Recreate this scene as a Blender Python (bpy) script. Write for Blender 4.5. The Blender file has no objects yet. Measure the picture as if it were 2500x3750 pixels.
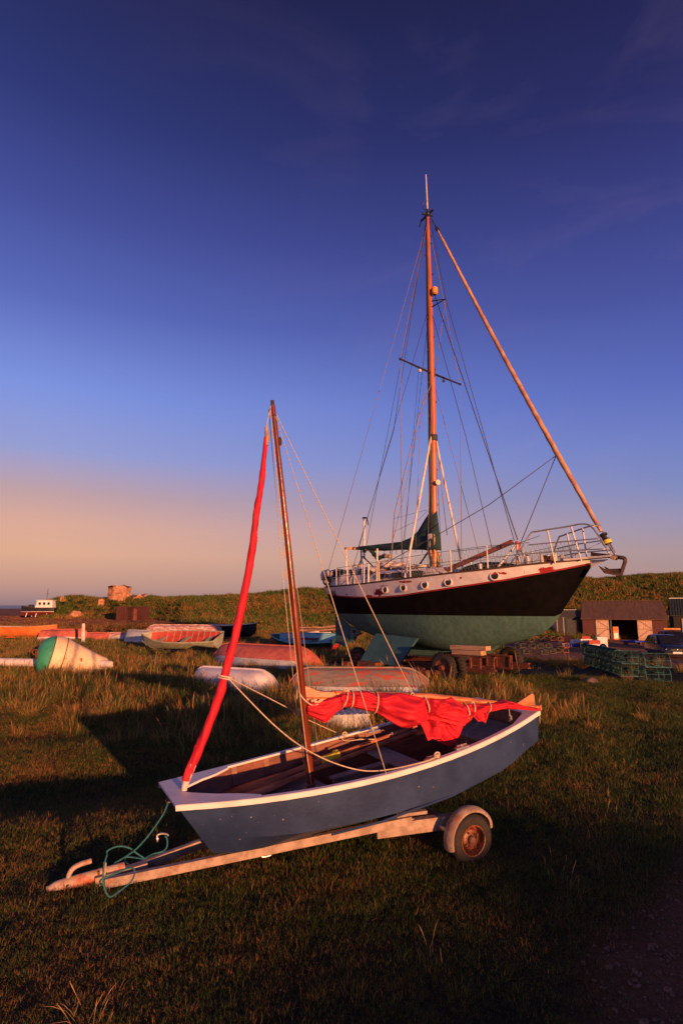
import bpy, math, random
import numpy as np
from mathutils import Vector, Matrix, noise
random.seed(7); rng = np.random.default_rng(7)
R = math.radians
sc = bpy.context.scene
col = sc.collection

# ------------------------------------------------------------------ camera
FPX, EYE = 2107.61, 1.9263
PITCH = math.atan(341/FPX)
cd = bpy.data.cameras.new("camera"); cam = bpy.data.objects.new("camera", cd); col.objects.link(cam)
cam.location = (0, 0, EYE); cam.rotation_euler = (math.pi/2+PITCH, 0, 0)
cd.sensor_fit = 'VERTICAL'; cd.sensor_height = 36.0; cd.lens = 36.0*FPX/3750.0
cd.clip_start = 0.05; cd.clip_end = 30000
sc.camera = cam

# ------------------------------------------------------------------ sky and sun
SUN_EL, SUN_AZ = R(4.8), R(29)          # sun low behind the right shoulder
SUN_DIR = Vector((math.sin(SUN_AZ)*math.cos(SUN_EL), -math.cos(SUN_AZ)*math.cos(SUN_EL), math.sin(SUN_EL)))
world = bpy.data.worlds.new("World"); sc.world = world; world.use_nodes = True
nt = world.node_tree; nt.nodes.clear()
def nn(t, **k):
    n = nt.nodes.new(t)
    for a, b in k.items(): setattr(n, a, b)
    return n
L_ = nt.links.new
out = nn('ShaderNodeOutputWorld'); bg = nn('ShaderNodeBackground'); L_(bg.outputs[0], out.inputs[0])
sky = nn('ShaderNodeTexSky'); sky.sky_type = 'NISHITA'; sky.sun_disc = False
sky.sun_elevation = SUN_EL; sky.sun_rotation = math.pi-SUN_AZ; sky.dust_density = 1.5; sky.ozone_density = 3.0
tc = nn('ShaderNodeTexCoord'); sep = nn('ShaderNodeSeparateXYZ'); L_(tc.outputs['Generated'], sep.inputs[0])
def srgb(r, g, b):
    f = lambda c: (c/255/12.92) if c/255 <= .04045 else ((c/255+.055)/1.055)**2.4
    return (f(r), f(g), f(b), 1)
def ramp(stops):
    n = nn('ShaderNodeValToRGB'); e = n.color_ramp.elements
    n.color_ramp.interpolation = 'B_SPLINE' if False else 'EASE'
    n.color_ramp.interpolation = 'LINEAR'
    e[0].position = stops[0][0]; e[0].color = stops[0][1]
    e[1].position = stops[-1][0]; e[1].color = stops[-1][1]
    for p, c in stops[1:-1]:
        x = e.new(p); x.color = c
    L_(sep.outputs['Z'], n.inputs[0]); return n
# twilight air opposite the setting sun, by height above the horizon: left (further from the sun) and right
rl = ramp([(0, srgb(150,122,128)), (.03, srgb(190,146,134)), (.08, srgb(222,167,138)), (.125, srgb(218,165,145)),
           (.175, srgb(190,156,160)), (.24, srgb(148,154,206)), (.33, srgb(124,144,218)), (.45, srgb(88,102,182)),
           (.56, srgb(66,74,148)), (.66, srgb(46,52,114)), (.78, srgb(30,30,76)), (1, srgb(22,20,54))])
rr = ramp([(0, srgb(160,126,124)), (.03, srgb(172,138,136)), (.08, srgb(172,146,150)), (.125, srgb(154,144,172)),
           (.175, srgb(128,136,186)), (.24, srgb(112,126,194)), (.33, srgb(90,104,184)), (.45, srgb(70,78,152)),
           (.56, srgb(55,58,124)), (.66, srgb(38,38,92)), (.78, srgb(28,25,64)), (1, srgb(20,18,48))])
ax = nn('ShaderNodeMapRange'); ax.inputs[1].default_value = -.45; ax.inputs[2].default_value = .5
L_(sep.outputs['X'], ax.inputs[0])
mixa = nn('ShaderNodeMix', data_type='RGBA'); L_(ax.outputs[0], mixa.inputs[0]); L_(rl.outputs[0], mixa.inputs[6]); L_(rr.outputs[0], mixa.inputs[7])
# a few thin wisps of high cloud
mp = nn('ShaderNodeMapping'); mp.inputs['Scale'].default_value = (1.2, 1.2, 4.0); mp.inputs['Rotation'].default_value = (0, R(-32), 0)
L_(tc.outputs['Generated'], mp.inputs[0])
cn = nn('ShaderNodeTexNoise'); cn.inputs['Scale'].default_value = 2.3; cn.inputs['Detail'].default_value = 8; cn.inputs['Roughness'].default_value = .55; cn.inputs['Distortion'].default_value = .6
L_(mp.outputs[0], cn.inputs['Vector'])
cr = nn('ShaderNodeMapRange'); cr.inputs[1].default_value = .5; cr.inputs[2].default_value = .8; cr.inputs[4].default_value = .10; L_(cn.outputs[0], cr.inputs[0])
cx = nn('ShaderNodeMath', operation='MULTIPLY'); L_(cr.outputs[0], cx.inputs[0]); L_(ax.outputs[0], cx.inputs[1])
mixc = nn('ShaderNodeMix', data_type='RGBA'); mixc.inputs[7].default_value = srgb(190,150,165)
L_(cx.outputs[0], mixc.inputs[0]); L_(mixa.outputs[2], mixc.inputs[6])
add = nn('ShaderNodeMix', data_type='RGBA', blend_type='ADD'); add.inputs[0].default_value = 0.012
L_(mixc.outputs[2], add.inputs[6]); L_(sky.outputs[0], add.inputs[7])
L_(add.outputs[2], bg.inputs[0]); bg.inputs[1].default_value = 2**-.35

sd = bpy.data.lights.new("sun", 'SUN'); sun = bpy.data.objects.new("sun", sd); col.objects.link(sun)
sd.energy = 5.0; sd.angle = R(.6); sd.color = (1.0, .45, .19)
sun.rotation_euler = SUN_DIR.to_track_quat('Z', 'Y').to_euler()
sun.location = (20, -35, 12)
sc.view_settings.view_transform = 'Standard'; sc.view_settings.look = 'None'; sc.view_settings.exposure = .35; sc.view_settings.gamma = 1

# ------------------------------------------------------------------ helpers
def tag(o, label=None, cat=None, group=None, kind=None):
    if label: o['label'] = label
    if cat: o['category'] = cat
    if group: o['group'] = group
    if kind: o['kind'] = kind
    return o
def ray(px, py):
    dx, dy = px-1250, py-1875
    return Vector((dx, FPX*math.cos(PITCH)+dy*math.sin(PITCH), FPX*math.sin(PITCH)-dy*math.cos(PITCH)))/FPX
CAM = Vector((0, 0, EYE))
class Frame:
    """a placed coordinate frame; pl() gives the local point where a sight line meets a plane of the frame"""
    def __init__(s, o, u, v, w): s.o, s.b = Vector(o), (Vector(u), Vector(v), Vector(w))
    def loc(s, P): return Vector([(P-s.o).dot(b) for b in s.b])
    def pl(s, px, py, axis, val):
        d = ray(px, py); n = s.b[axis]; t = (val-(CAM-s.o).dot(n))/d.dot(n); return s.loc(CAM+d*t)
    def mat(s):
        m = Matrix.Identity(4)
        for i in range(3):
            for j in range(3): m[i][j] = s.b[j][i]
            m[i][3] = s.o[i]
        return m
class MB:
    def __init__(s): s.v = []; s.f = []; s.m = []; s.cur = 0
    def add(s, vs, fs):
        n = len(s.v); s.v += [tuple(a) for a in vs]; s.f += [tuple(n+i for i in f) for f in fs]; s.m += [s.cur]*len(fs); return s
    def hexa(s, P):   # 8 corners: bottom 4, top 4
        return s.add(P, [(0,3,2,1),(4,5,6,7),(0,1,5,4),(1,2,6,5),(2,3,7,6),(3,0,4,7)])
    def box(s, c, d, rz=0, mat=None):
        c = Vector(c); M = mat if mat is not None else Matrix.Rotation(rz, 3, 'Z')
        P = [c+M@Vector((x*d[0]/2, y*d[1]/2, z*d[2]/2)) for z in (-1,1) for x, y in ((-1,-1),(1,-1),(1,1),(-1,1))]
        return s.hexa(P)
    def bar(s, a, b, w, h, up=(0,0,1)):
        a, b = Vector(a), Vector(b); d = (b-a).normalized(); up = Vector(up)
        sd = d.cross(up)
        if sd.length < 1e-4: sd = d.cross(Vector((1,0,0)))
        sd.normalize(); uu = sd.cross(d)
        P = []
        for e in (a, b):
            for x, y in ((-1,-1),(1,-1),(1,1),(-1,1)): P.append(e+sd*x*w/2+uu*y*h/2)
        return s.add(P, [(0,3,2,1),(4,5,6,7),(0,1,5,4),(1,2,6,5),(2,3,7,6),(3,0,4,7)])
    def tube(s, path, r, n=8, cap=True, flat=1.0):
        path = [Vector(p) for p in path]; k = len(path)
        rr_ = r if isinstance(r, (list, tuple)) else [r]*k
        if len(rr_) != k: rr_ = [rr_[0]+(rr_[-1]-rr_[0])*i/(k-1) for i in range(k)]
        t0 = (path[1]-path[0]).normalized(); a = t0.orthogonal().normalized(); rings = []
        for i in range(k):
            t = (path[min(i+1, k-1)]-path[max(i-1, 0)]).normalized()
            a = (a-t*a.dot(t))
            a = a.normalized() if a.length > 1e-6 else t.orthogonal().normalized()
            b = t.cross(a)
            rings.append([path[i]+(a*math.cos(q)+b*math.sin(q)*flat)*rr_[i] for q in [2*math.pi*j/n for j in range(n)]])
        return s.loft(rings, cap)
    def loft(s, rings, cap=True, close=True):
        n = len(rings[0]); V = [p for r_ in rings for p in r_]; F = []
        for i in range(len(rings)-1):
            for j in range(n if close else n-1):
                F.append((i*n+j, i*n+(j+1) % n, (i+1)*n+(j+1) % n, (i+1)*n+j))
        if cap:
            F.append(tuple(range(n))[::-1]); F.append(tuple((len(rings)-1)*n+j for j in range(n)))
        return s.add(V, F)
    def cyl(s, a, b, r, n=16): return s.tube([a, b], r, n)
    def sph(s, c, r, nu=12, nv=8, scale=(1,1,1)):
        c = Vector(c); rings = []
        for i in range(nv+1):
            th = math.pi*i/nv; th = min(max(th, .02), math.pi-.02)
            rings.append([c+Vector((r*scale[0]*math.sin(th)*math.cos(2*math.pi*j/nu), r*scale[1]*math.sin(th)*math.sin(2*math.pi*j/nu), r*scale[2]*math.cos(th))) for j in range(nu)])
        return s.loft(rings)
    def torus(s, c, ax, R_, r, N=28, n=10, flat=1.0):
        c = Vector(c); ax = Vector(ax).normalized(); a = ax.orthogonal().normalized(); b = ax.cross(a); V = []; F = []
        for i in range(N):
            q = 2*math.pi*i/N; d = a*math.cos(q)+b*math.sin(q)
            for j in range(n):
                p = 2*math.pi*j/n; V.append(c+d*(R_+r*math.cos(p))+ax*r*flat*math.sin(p))
        for i in range(N):
            for j in range(n): F.append((i*n+j, ((i+1)%N)*n+j, ((i+1)%N)*n+(j+1)%n, i*n+(j+1)%n))
        return s.add(V, F)
    def lathe(s, c, ax, prof, N=32, cap=False):
        c = Vector(c); ax = Vector(ax).normalized(); a = ax.orthogonal().normalized(); b = ax.cross(a)
        return s.loft([[c+ax*h+(a*math.cos(2*math.pi*j/N)+b*math.sin(2*math.pi*j/N))*r for j in range(N)] for h, r in prof], cap)
    def prism(s, pts, off):   # polygon extruded by off
        off = Vector(off); n = len(pts); P = [Vector(p) for p in pts]; Q = [p+off for p in P]
        return s.add(P+Q, [tuple(range(n))[::-1], tuple(range(n, 2*n))]+[(i, (i+1)%n, n+(i+1)%n, n+i) for i in range(n)])
    def build(s, name, mat, parent=None, smooth=False, bevel=0, angle=40, loc=None, subsurf=0):
        me = bpy.data.meshes.new(name); me.from_pydata([tuple(v) for v in s.v], [], s.f)
        for m in (mat if isinstance(mat, (list, tuple)) else [mat]): me.materials.append(m)
        me.polygons.foreach_set('material_index', s.m)
        import bmesh
        bm = bmesh.new(); bm.from_mesh(me); bmesh.ops.recalc_face_normals(bm, faces=bm.faces); bm.to_mesh(me); bm.free()
        o = bpy.data.objects.new(name, me); col.objects.link(o)
        if parent: o.parent = parent
        if loc is not None: o.location = loc
        if smooth:
            me.polygons.foreach_set('use_smooth', [True]*len(me.polygons))
            if angle < 180: me.set_sharp_from_angle(angle=R(angle))
        if bevel:
            b = o.modifiers.new('bevel', 'BEVEL'); b.width = bevel; b.segments = 2; b.limit_method = 'ANGLE'; b.angle_limit = R(35)
        if subsurf:
            b = o.modifiers.new('sub', 'SUBSURF'); b.levels = b.render_levels = subsurf
        me.update(); return o
def thing(name, label, cat, loc=(0,0,0), rz=0, group=None):
    o = bpy.data.objects.new(name, None); col.objects.link(o); o.location = loc; o.rotation_euler = (0, 0, rz); o.empty_display_size = .2
    return tag(o, label, cat, group)
def dup(root, loc, rz, label=None):
    def cp(o, par):
        c = o.copy(); col.objects.link(c); c.parent = par
        for ch in o.children: cp(ch, c)
        return c
    kids = list(root.children); c = root.copy(); col.objects.link(c)
    for ch in kids: cp(ch, c)
    c.location = loc; c.rotation_euler = (0, 0, rz)
    if label: c['label'] = label
    return c
def catenary(a, b, sag, n=12):
    a, b = Vector(a), Vector(b)
    return [a.lerp(b, i/n)+Vector((0,0,-sag*4*(i/n)*(1-i/n))) for i in range(n+1)]
def spline(pts, n=6):
    P = [Vector(p) for p in pts]; o_ = []
    for i in range(len(P)-1):
        p0 = P[max(i-1,0)]; p1 = P[i]; p2 = P[i+1]; p3 = P[min(i+2, len(P)-1)]
        for k in range(n):
            t = k/n; o_.append(.5*((2*p1)+(p2-p0)*t+(2*p0-5*p1+4*p2-p3)*t*t+(-p0+3*p1-3*p2+p3)*t**3))
    return o_+[P[-1]]

# ------------------------------------------------------------------ materials
MATS = {}
def material(name, c1, c2=None, rough=.6, scale=6, detail=5, lo=.42, hi=.6, bump=.15, bscale=None, metal=0, c3=None, s3=3, lo3=.6, hi3=.64, stretch=(1,1,1), spots=None, spec=.5, dirt=.0):
    """base c1 broken up with c2 by noise; c3 shows where paint is worn (a harder-edged noise); spots = [(x, z, rx, rz)] worn patches"""
    if name in MATS: return MATS[name]
    m = bpy.data.materials.new(name); m.use_nodes = True; t = m.node_tree; N = t.nodes; LK = t.links.new
    b = N['Principled BSDF']; b.inputs['Roughness'].default_value = rough; b.inputs['Metallic'].default_value = metal
    b.inputs['Specular IOR Level'].default_value = spec
    tcn = N.new('ShaderNodeTexCoord'); mpn = N.new('ShaderNodeMapping'); mpn.inputs['Scale'].default_value = stretch
    LK(tcn.outputs['Object'], mpn.inputs[0])
    c4 = lambda c: (c[0], c[1], c[2], 1)
    c2 = c2 or tuple(x*.72 for x in c1)
    n1 = N.new('ShaderNodeTexNoise'); n1.inputs['Scale'].default_value = scale; n1.inputs['Detail'].default_value = detail; n1.inputs['Roughness'].default_value = .62
    LK(mpn.outputs[0], n1.inputs['Vector'])
    r1 = N.new('ShaderNodeMapRange'); r1.inputs[1].default_value = lo; r1.inputs[2].default_value = hi; LK(n1.outputs[0], r1.inputs[0])
    mx = N.new('ShaderNodeMix'); mx.data_type = 'RGBA'; mx.inputs[6].default_value = c4(c1); mx.inputs[7].default_value = c4(c2); LK(r1.outputs[0], mx.inputs[0])
    last = mx.outputs[2]
    if c3:
        n3 = N.new('ShaderNodeTexNoise'); n3.inputs['Scale'].default_value = s3; n3.inputs['Detail'].default_value = 8; n3.inputs['Roughness'].default_value = .68
        LK(mpn.outputs[0], n3.inputs['Vector'])
        src = n3.outputs[0]
        if spots:
            sp = N.new('ShaderNodeSeparateXYZ'); LK(tcn.outputs['Object'], sp.inputs[0]); acc = None
            for (x, z, rx, rz) in spots:
                def mth(op, a, bb):
                    q = N.new('ShaderNodeMath'); q.operation = op
                    for i, v_ in enumerate((a, bb)):
                        if v_ is None: continue
                        if isinstance(v_, (int, float)): q.inputs[i].default_value = v_
                        else: LK(v_, q.inputs[i])
                    return q.outputs[0]
                dx = mth('DIVIDE', mth('SUBTRACT', sp.outputs[0], x), rx); dz = mth('DIVIDE', mth('SUBTRACT', sp.outputs[2], z), rz)
                d = mth('ADD', mth('POWER', mth('ABSOLUTE', dx, 0), 2.0), mth('POWER', mth('ABSOLUTE', dz, 0), 2.0))
                e = mth('MULTIPLY', mth('SUBTRACT', 1.0, mth('MINIMUM', d, 3.0)), .3)
                e = mth('MAXIMUM', e, -.12)
                acc = e if acc is None else mth('MAXIMUM', acc, e)
            src = mth('ADD', src, acc)
        r3 = N.new('ShaderNodeMapRange'); r3.inputs[1].default_value = lo3; r3.inputs[2].default_value = hi3; LK(src, r3.inputs[0])
        m3 = N.new('ShaderNodeMix'); m3.data_type = 'RGBA'; m3.inputs[7].default_value = c4(c3); LK(last, m3.inputs[6]); LK(r3.outputs[0], m3.inputs[0]); last = m3.outputs[2]
    LK(last, b.inputs['Base Color'])
    if bump:
        n2 = N.new('ShaderNodeTexNoise'); n2.inputs['Scale'].default_value = bscale or scale*5; n2.inputs['Detail'].default_value = 4; LK(mpn.outputs[0], n2.inputs['Vector'])
        bp = N.new('ShaderNodeBump'); bp.inputs['Strength'].default_value = bump; bp.inputs['Distance'].default_value = .02; LK(n2.outputs[0], bp.inputs['Height']); LK(bp.outputs[0], b.inputs['Normal'])
    MATS[name] = m; return m
blue_paint = material('blue_paint', (.033,.058,.145), (.02,.037,.10), .5, 2.2, c3=(.42,.36,.32), s3=24, lo3=.675, hi3=.69, bump=.12, bscale=30)
white_trim = material('white_trim', (.86,.78,.74), (.74,.66,.62), .5, 5, c3=(.35,.14,.08), s3=14, lo3=.72, hi3=.76, bump=.1)
brown_ply = material('brown_ply', (.26,.085,.045), (.15,.05,.03), .5, 4, stretch=(1,6,6), c3=(.42,.3,.24), s3=7, lo3=.66, hi3=.72)
grey_floor = material('grey_floor', (.27,.19,.13), (.17,.11,.075), .7, 5, c3=(.22,.1,.06), s3=9, lo3=.6, hi3=.68)
varnish = material('varnished_wood', (.25,.038,.014), (.12,.018,.008), .22, 3, stretch=(5,5,.6), bump=.08, lo=.4, hi=.62)
varnish2 = material('weathered_spar', (.55,.19,.07), (.33,.1,.04), .4, 3, stretch=(.6,5,5), bump=.1)
red_cloth = material('red_cloth', (.62,.02,.04), (.5,.013,.028), .65, 3, bump=.35, bscale=9, spec=.25)
cream_rope = material('cream_rope', (.72,.56,.4), (.55,.4,.27), .9, 60, bump=.4, bscale=200)
leather = material('tan_lashing', (.5,.3,.18), None, .8, 20)
teal_rope = material('teal_rope', (.035,.2,.2), (.02,.12,.14), .85, 60, bump=.5, bscale=220)
wire_dark = material('wire_dark', (.06,.05,.06), None, .5, 10, bump=0)
wire_light = material('wire_light', (.3,.2,.17), None, .5, 10, bump=0)
galv = material('galvanised_steel', (.46,.33,.25), (.31,.2,.15), .65, 11, metal=.1, c3=(.34,.10,.045), s3=5, lo3=.57, hi3=.68, bump=.12)
rust = material('rusty_iron', (.19,.05,.022), (.09,.024,.014), .85, 12, c3=(.3,.09,.035), s3=9, lo3=.58, hi3=.66, bump=.5)
rubber = material('black_rubber', (.035,.024,.02), (.022,.016,.014), .85, 20, bump=.3)
rim_paint = material('rusty_rim_paint', (.26,.075,.04), (.13,.035,.02), .35, 14, c3=(.05,.02,.015), s3=12, lo3=.5, hi3=.6, bump=.3)
yellow_pl = material('yellow_plastic', (.9,.68,.05), None, .5, 10)
steel = material('stainless_steel', (.5,.47,.45), (.38,.35,.34), .35, 10, metal=.7, bump=.05)
y_white = material('yacht_white', (.85,.76,.74), (.74,.64,.62), .5, 5, c3=(.36,.02,.02), s3=7, lo3=.66, hi3=.675, bump=.05,
    spots=[(3.0,2.28,.3,.16),(4.15,2.57,.34,.05),(2.6,2.17,.3,.08),(7.88,2.77,.26,.09),(6.85,2.7,.25,.05),(3.3,2.47,.22,.03),(5.9,2.62,.05,.04),(1.4,2.25,.06,.04),(5.4,2.46,.1,.05)])
y_red = material('yacht_red_line', (.36,.02,.025), (.25,.015,.02), .6, 6)
y_black = material('yacht_black', (.006,.004,.004), (.003,.0025,.0025), .75, 4, bump=.1, spec=.1)
y_green = material('antifoul_green', (.085,.18,.15), (.06,.13,.105), .8, 3.5, stretch=(3,3,.7), c3=(.11,.12,.065), s3=2.2, lo3=.55, hi3=.85, bump=.15)
y_teal = material('antifoul_teal', (.035,.11,.12), (.025,.08,.085), .75, 3, bump=.1)
cream = material('cream_paint', (.8,.68,.58), (.66,.54,.45), .5, 6, c3=(.35,.12,.06), s3=8, lo3=.68, hi3=.74)
mastw = material('mast_wood', (.55,.15,.05), (.36,.09,.03), .35, 2.5, stretch=(5,5,.5), bump=.1)
dark_fittings_shade = material('dark_fittings_shade', (.03,.02,.018), None, .5, 6)  # dark fittings, and the strip of painted shade on the yacht mast
sail_cover = material('dark_green_canvas', (.018,.05,.05), (.012,.032,.034), .9, 4, c3=(.1,.07,.02), s3=3, lo3=.66, hi3=.78, bump=.3, bscale=12)
tan_cloth = material('tan_cloth', (.5,.3,.17), (.34,.2,.11), .9, 8, bump=.4, bscale=14)
white_cloth = material('white_cloth', (.75,.62,.55), (.55,.43,.38), .9, 8, bump=.5, bscale=14)
glass_dark = material('dark_glass', (.02,.02,.03), None, .08, 4, bump=0)
black_pl = material('black_plastic', (.02,.02,.02), None, .5, 8)
decky = material('worn_deck', (.3,.24,.2), (.2,.15,.12), .8, 6)
timber = material('weathered_timber', (.6,.36,.2), (.38,.2,.11), .85, 4, stretch=(1,8,8), bump=.4)
dark_timber = material('dark_timber', (.09,.045,.03), (.055,.03,.022), .85, 4, stretch=(4,4,1), bump=.3)

# ------------------------------------------------------------------ terrain
def sst(a, b, x):
    t = np.clip((x-a)/(b-a), 0, 1); return t*t*(3-2*t)
_rn = np.random.default_rng(3); _W = [(_rn.uniform(-1,1), _rn.uniform(-1,1), _rn.uniform(0,6.28)) for _ in range(9)]
def wob(x, y, sc_):
    s = 0
    for i, (a, b, c) in enumerate(_W): s = s+np.sin((a*x+b*y)*sc_*(1+.35*i)+c)/(1+.35*i)
    return s/3.2
CREST_PX = np.array([-4000,-1500,-300,60,150,185,230,270,400,600,900,1000,1180,1400,1700,2000,2165,2300,2400,2500,2700,3200,6000])
CREST_Y = np.array([2240,2240,2240,2238,2232,2219,2201,2194,2197,2196,2189,2181,2167,2152,2137,2126,2128,2121,2111,2108,2102,2110,2180])
def H(x, y):
    x = np.asarray(x, float); y = np.asarray(y, float)
    r = np.hypot(x, y); front = sst(2, 12, y)
    z = .035*wob(x, y, .55)*sst(3, 10, r)+.05*wob(x, y, .22)*sst(8, 20, r)
    z = z-.21*np.exp(-((x+3.0)/1.7)**2-((y-7.0)/1.25)**2)+.05*np.exp(-((x+2.3)/1.0)**2-((y-5.5)/.6)**2)-.13*np.exp(-((x+4.6)/1.3)**2-((y-9.6)/.9)**2)+.03*wob(x, y, 1.25)*sst(6, 8, r)
    z = z-1.45*sst(16, 40, y)*sst(4.5, 8.5, x)
    # low scrubby bank across the shore on the left
    z = z+.62*np.exp(-((y-41-.12*x)/2.2)**2)*sst(-3, -8, x)*(1+.25*wob(x, y, .9))
    z = z+.25*sst(44, 48, y)*sst(-3, -9, x)
    # grassy hill behind everything
    yy = np.maximum(y, 1.0); px = np.clip(1250+FPX*x/yy/1.0*.987, -4000, 6000)
    tanel = (2216-np.interp(px, CREST_PX, CREST_Y))/FPX
    crest = EYE+tanel*82.0
    base = np.interp(px, [0, 200, 600, 700, 1200, 2000, 2300, 2600], [78, 74, 70, 52, 49, 58, 61, 61])
    hill = sst(base, 80, y)
    low = z
    zz = low+(crest-low)*hill
    hb = (px > 165)
    zz = np.where(hb, zz, low)
    zz = zz+np.where(hb, hill, 0)*(.22*wob(x, y, .8)+.1*wob(x, y, 2.3))
    z = low*(1-front)+zz*front
    z = z-sst(105, 190, y)*np.where(hb, 9, 0)*front
    z = z-sst(330, 345, r)*8
    # unseen bank added behind the camera, height and ragged top shaped to shade the foreground
    s_ = x*math.sin(SUN_AZ)-y*math.cos(SUN_AZ); t_ = x*math.cos(SUN_AZ)+y*math.sin(SUN_AZ)
    z = z+(1.66+.18*wob(t_*1.0, t_*.3, 1.1)+.05*wob(t_, s_, 3.1))*np.exp(-((s_-16)/2.4)**2)
    return z
def h1(x, y): return float(H(x, y))
def ground_at(px, py):
    d = ray(px, py); t = 1.0
    while t < 400:
        P = CAM+d*t
        if P.z < h1(P.x, P.y): break
        t *= 1.01
    a, b = t/1.01, t
    for _ in range(20):
        m = (a+b)/2; P = CAM+d*m
        if P.z < h1(P.x, P.y): b = m
        else: a = m
    return CAM+d*a
def gravel_w(x, y):   # track along the right and the yard in front of the sheds
    e = np.interp(y, [0,2.4,3.0,3.3,4.2,5.2,9,14,18,24,30,45,60], [1.0,1.05,1.2,1.3,2.05,2.85,5.3,8.9,10.6,11.2,10.8,12.5,15])
    w = sst(-.25, .35, x-e+.3*wob(x, y, 2.0)+.12*wob(x, y, 7.0))
    return w*sst(64, 58, y)*sst(-1, 1, y)*(.5+.5*sst(9, 15, y))
def sand_w(x, y):
    w = sst(43, 45, y-.12*x+.8*wob(x, y, .5))*sst(-4, -9, x)
    px = 1250+FPX*x/np.maximum(y, 1)*.987
    return w*(1-sst(71, 76, y)*(px > 170))
radii = np.concatenate([[0.05], np.geomspace(.5, 440, 250)])
ang = np.concatenate([np.linspace(-46, 46, 300), np.linspace(47.5, 312.5, 150)])
A_, R_ = np.meshgrid(np.radians(ang), radii)
gx, gy = R_*np.sin(A_), R_*np.cos(A_); gz = H(gx, gy)
na, nr = len(ang), len(radii)
idx = np.arange(nr*na).reshape(nr, na)
q = np.stack([idx[:-1, :], np.roll(idx, -1, 1)[:-1, :], np.roll(idx, -1, 1)[1:, :], idx[1:, :]], -1).reshape(-1, 4)
me = bpy.data.meshes.new("ground")
me.from_pydata(np.stack([gx, gy, gz], -1).reshape(-1, 3).tolist(), [], q.tolist())
at_ = me.attributes.new('gravel', 'FLOAT', 'POINT'); at_.data.foreach_set('value', gravel_w(gx, gy).ravel())
at_ = me.attributes.new('sand', 'FLOAT', 'POINT'); at_.data.foreach_set('value', sand_w(gx, gy).ravel())
me.polygons.foreach_set('use_smooth', [True]*len(me.polygons))
ground = bpy.data.objects.new("ground", me); col.objects.link(ground); tag(ground, kind='structure')
gm = bpy.data.materials.new('ground_soil'); gm.use_nodes = True; t = gm.node_tree; N = t.nodes; LK = t.links.new
b = N['Principled BSDF']; b.inputs['Roughness'].default_value = .95; b.inputs['Specular IOR Level'].default_value = .1
geo = N.new('ShaderNodeNewGeometry')
def noi(scale, detail=6, rough=.6):
    n = N.new('ShaderNodeTexNoise'); n.inputs['Scale'].default_value = scale; n.inputs['Detail'].default_value = detail; n.inputs['Roughness'].default_value = rough; LK(geo.outputs['Position'], n.inputs['Vector']); return n
def mixc_(f, a, b_):
    m = N.new('ShaderNodeMix'); m.data_type = 'RGBA'
    for i, v_ in ((6, a), (7, b_)):
        if isinstance(v_, tuple): m.inputs[i].default_value = (*v_, 1)
        else: LK(v_, m.inputs[i])
    LK(f, m.inputs[0]); return m.outputs[2]
def mr(src, lo, hi):
    r_ = N.new('ShaderNodeMapRange'); r_.inputs[1].default_value = lo; r_.inputs[2].default_value = hi; LK(src, r_.inputs[0]); return r_.outputs[0]
soil = mixc_(mr(noi(.9).outputs[0], .4, .6), (.028,.03,.012), (.055,.038,.018))
soil = mixc_(mr(noi(14).outputs[0], .45, .6), soil, (.02,.02,.01))
grav = mixc_(mr(noi(30).outputs[0], .4, .62), (.26,.11,.05), (.40,.19,.10))
sand = mixc_(mr(noi(.35).outputs[0], .4, .6), (.5,.2,.1), (.25,.1,.05))
a1 = N.new('ShaderNodeAttribute'); a1.attribute_name = 'gravel'; a2 = N.new('ShaderNodeAttribute'); a2.attribute_name = 'sand'
c_ = mixc_(a1.outputs['Fac'], soil, grav); c_ = mixc_(a2.outputs['Fac'], c_, sand); LK(c_, b.inputs['Base Color'])
bp = N.new('ShaderNodeBump'); bp.inputs['Strength'].default_value = .6; bp.inputs['Distance'].default_value = .05; LK(noi(22, 8).outputs[0], bp.inputs['Height']); LK(bp.outputs[0], b.inputs['Normal'])
me.materials.append(gm)
# sea
sm_ = bpy.data.materials.new('sea_water'); sm_.use_nodes = True; t = sm_.node_tree; b = t.nodes['Principled BSDF']
b.inputs['Base Color'].default_value = (.02,.04,.07,1); b.inputs['Roughness'].default_value = .35
n_ = t.nodes.new('ShaderNodeTexNoise'); n_.inputs['Scale'].default_value = .4; n_.inputs['Detail'].default_value = 6
g_ = t.nodes.new('ShaderNodeNewGeometry'); t.links.new(g_.outputs['Position'], n_.inputs['Vector'])
bp = t.nodes.new('ShaderNodeBump'); bp.inputs['Strength'].default_value = .8; bp.inputs['Distance'].default_value = .5; t.links.new(n_.outputs[0], bp.inputs['Height']); t.links.new(bp.outputs[0], b.inputs['Normal'])
mb = MB(); mb.loft([[Vector((0,0,-3.2))+Vector((math.cos(a)*r_, math.sin(a)*r_, 0)) for a in [2*math.pi*i/64 for i in range(64)]] for r_ in (200, 1200, 12000)], cap=False)
tag(mb.build('sea', sm_), kind='structure')

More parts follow.
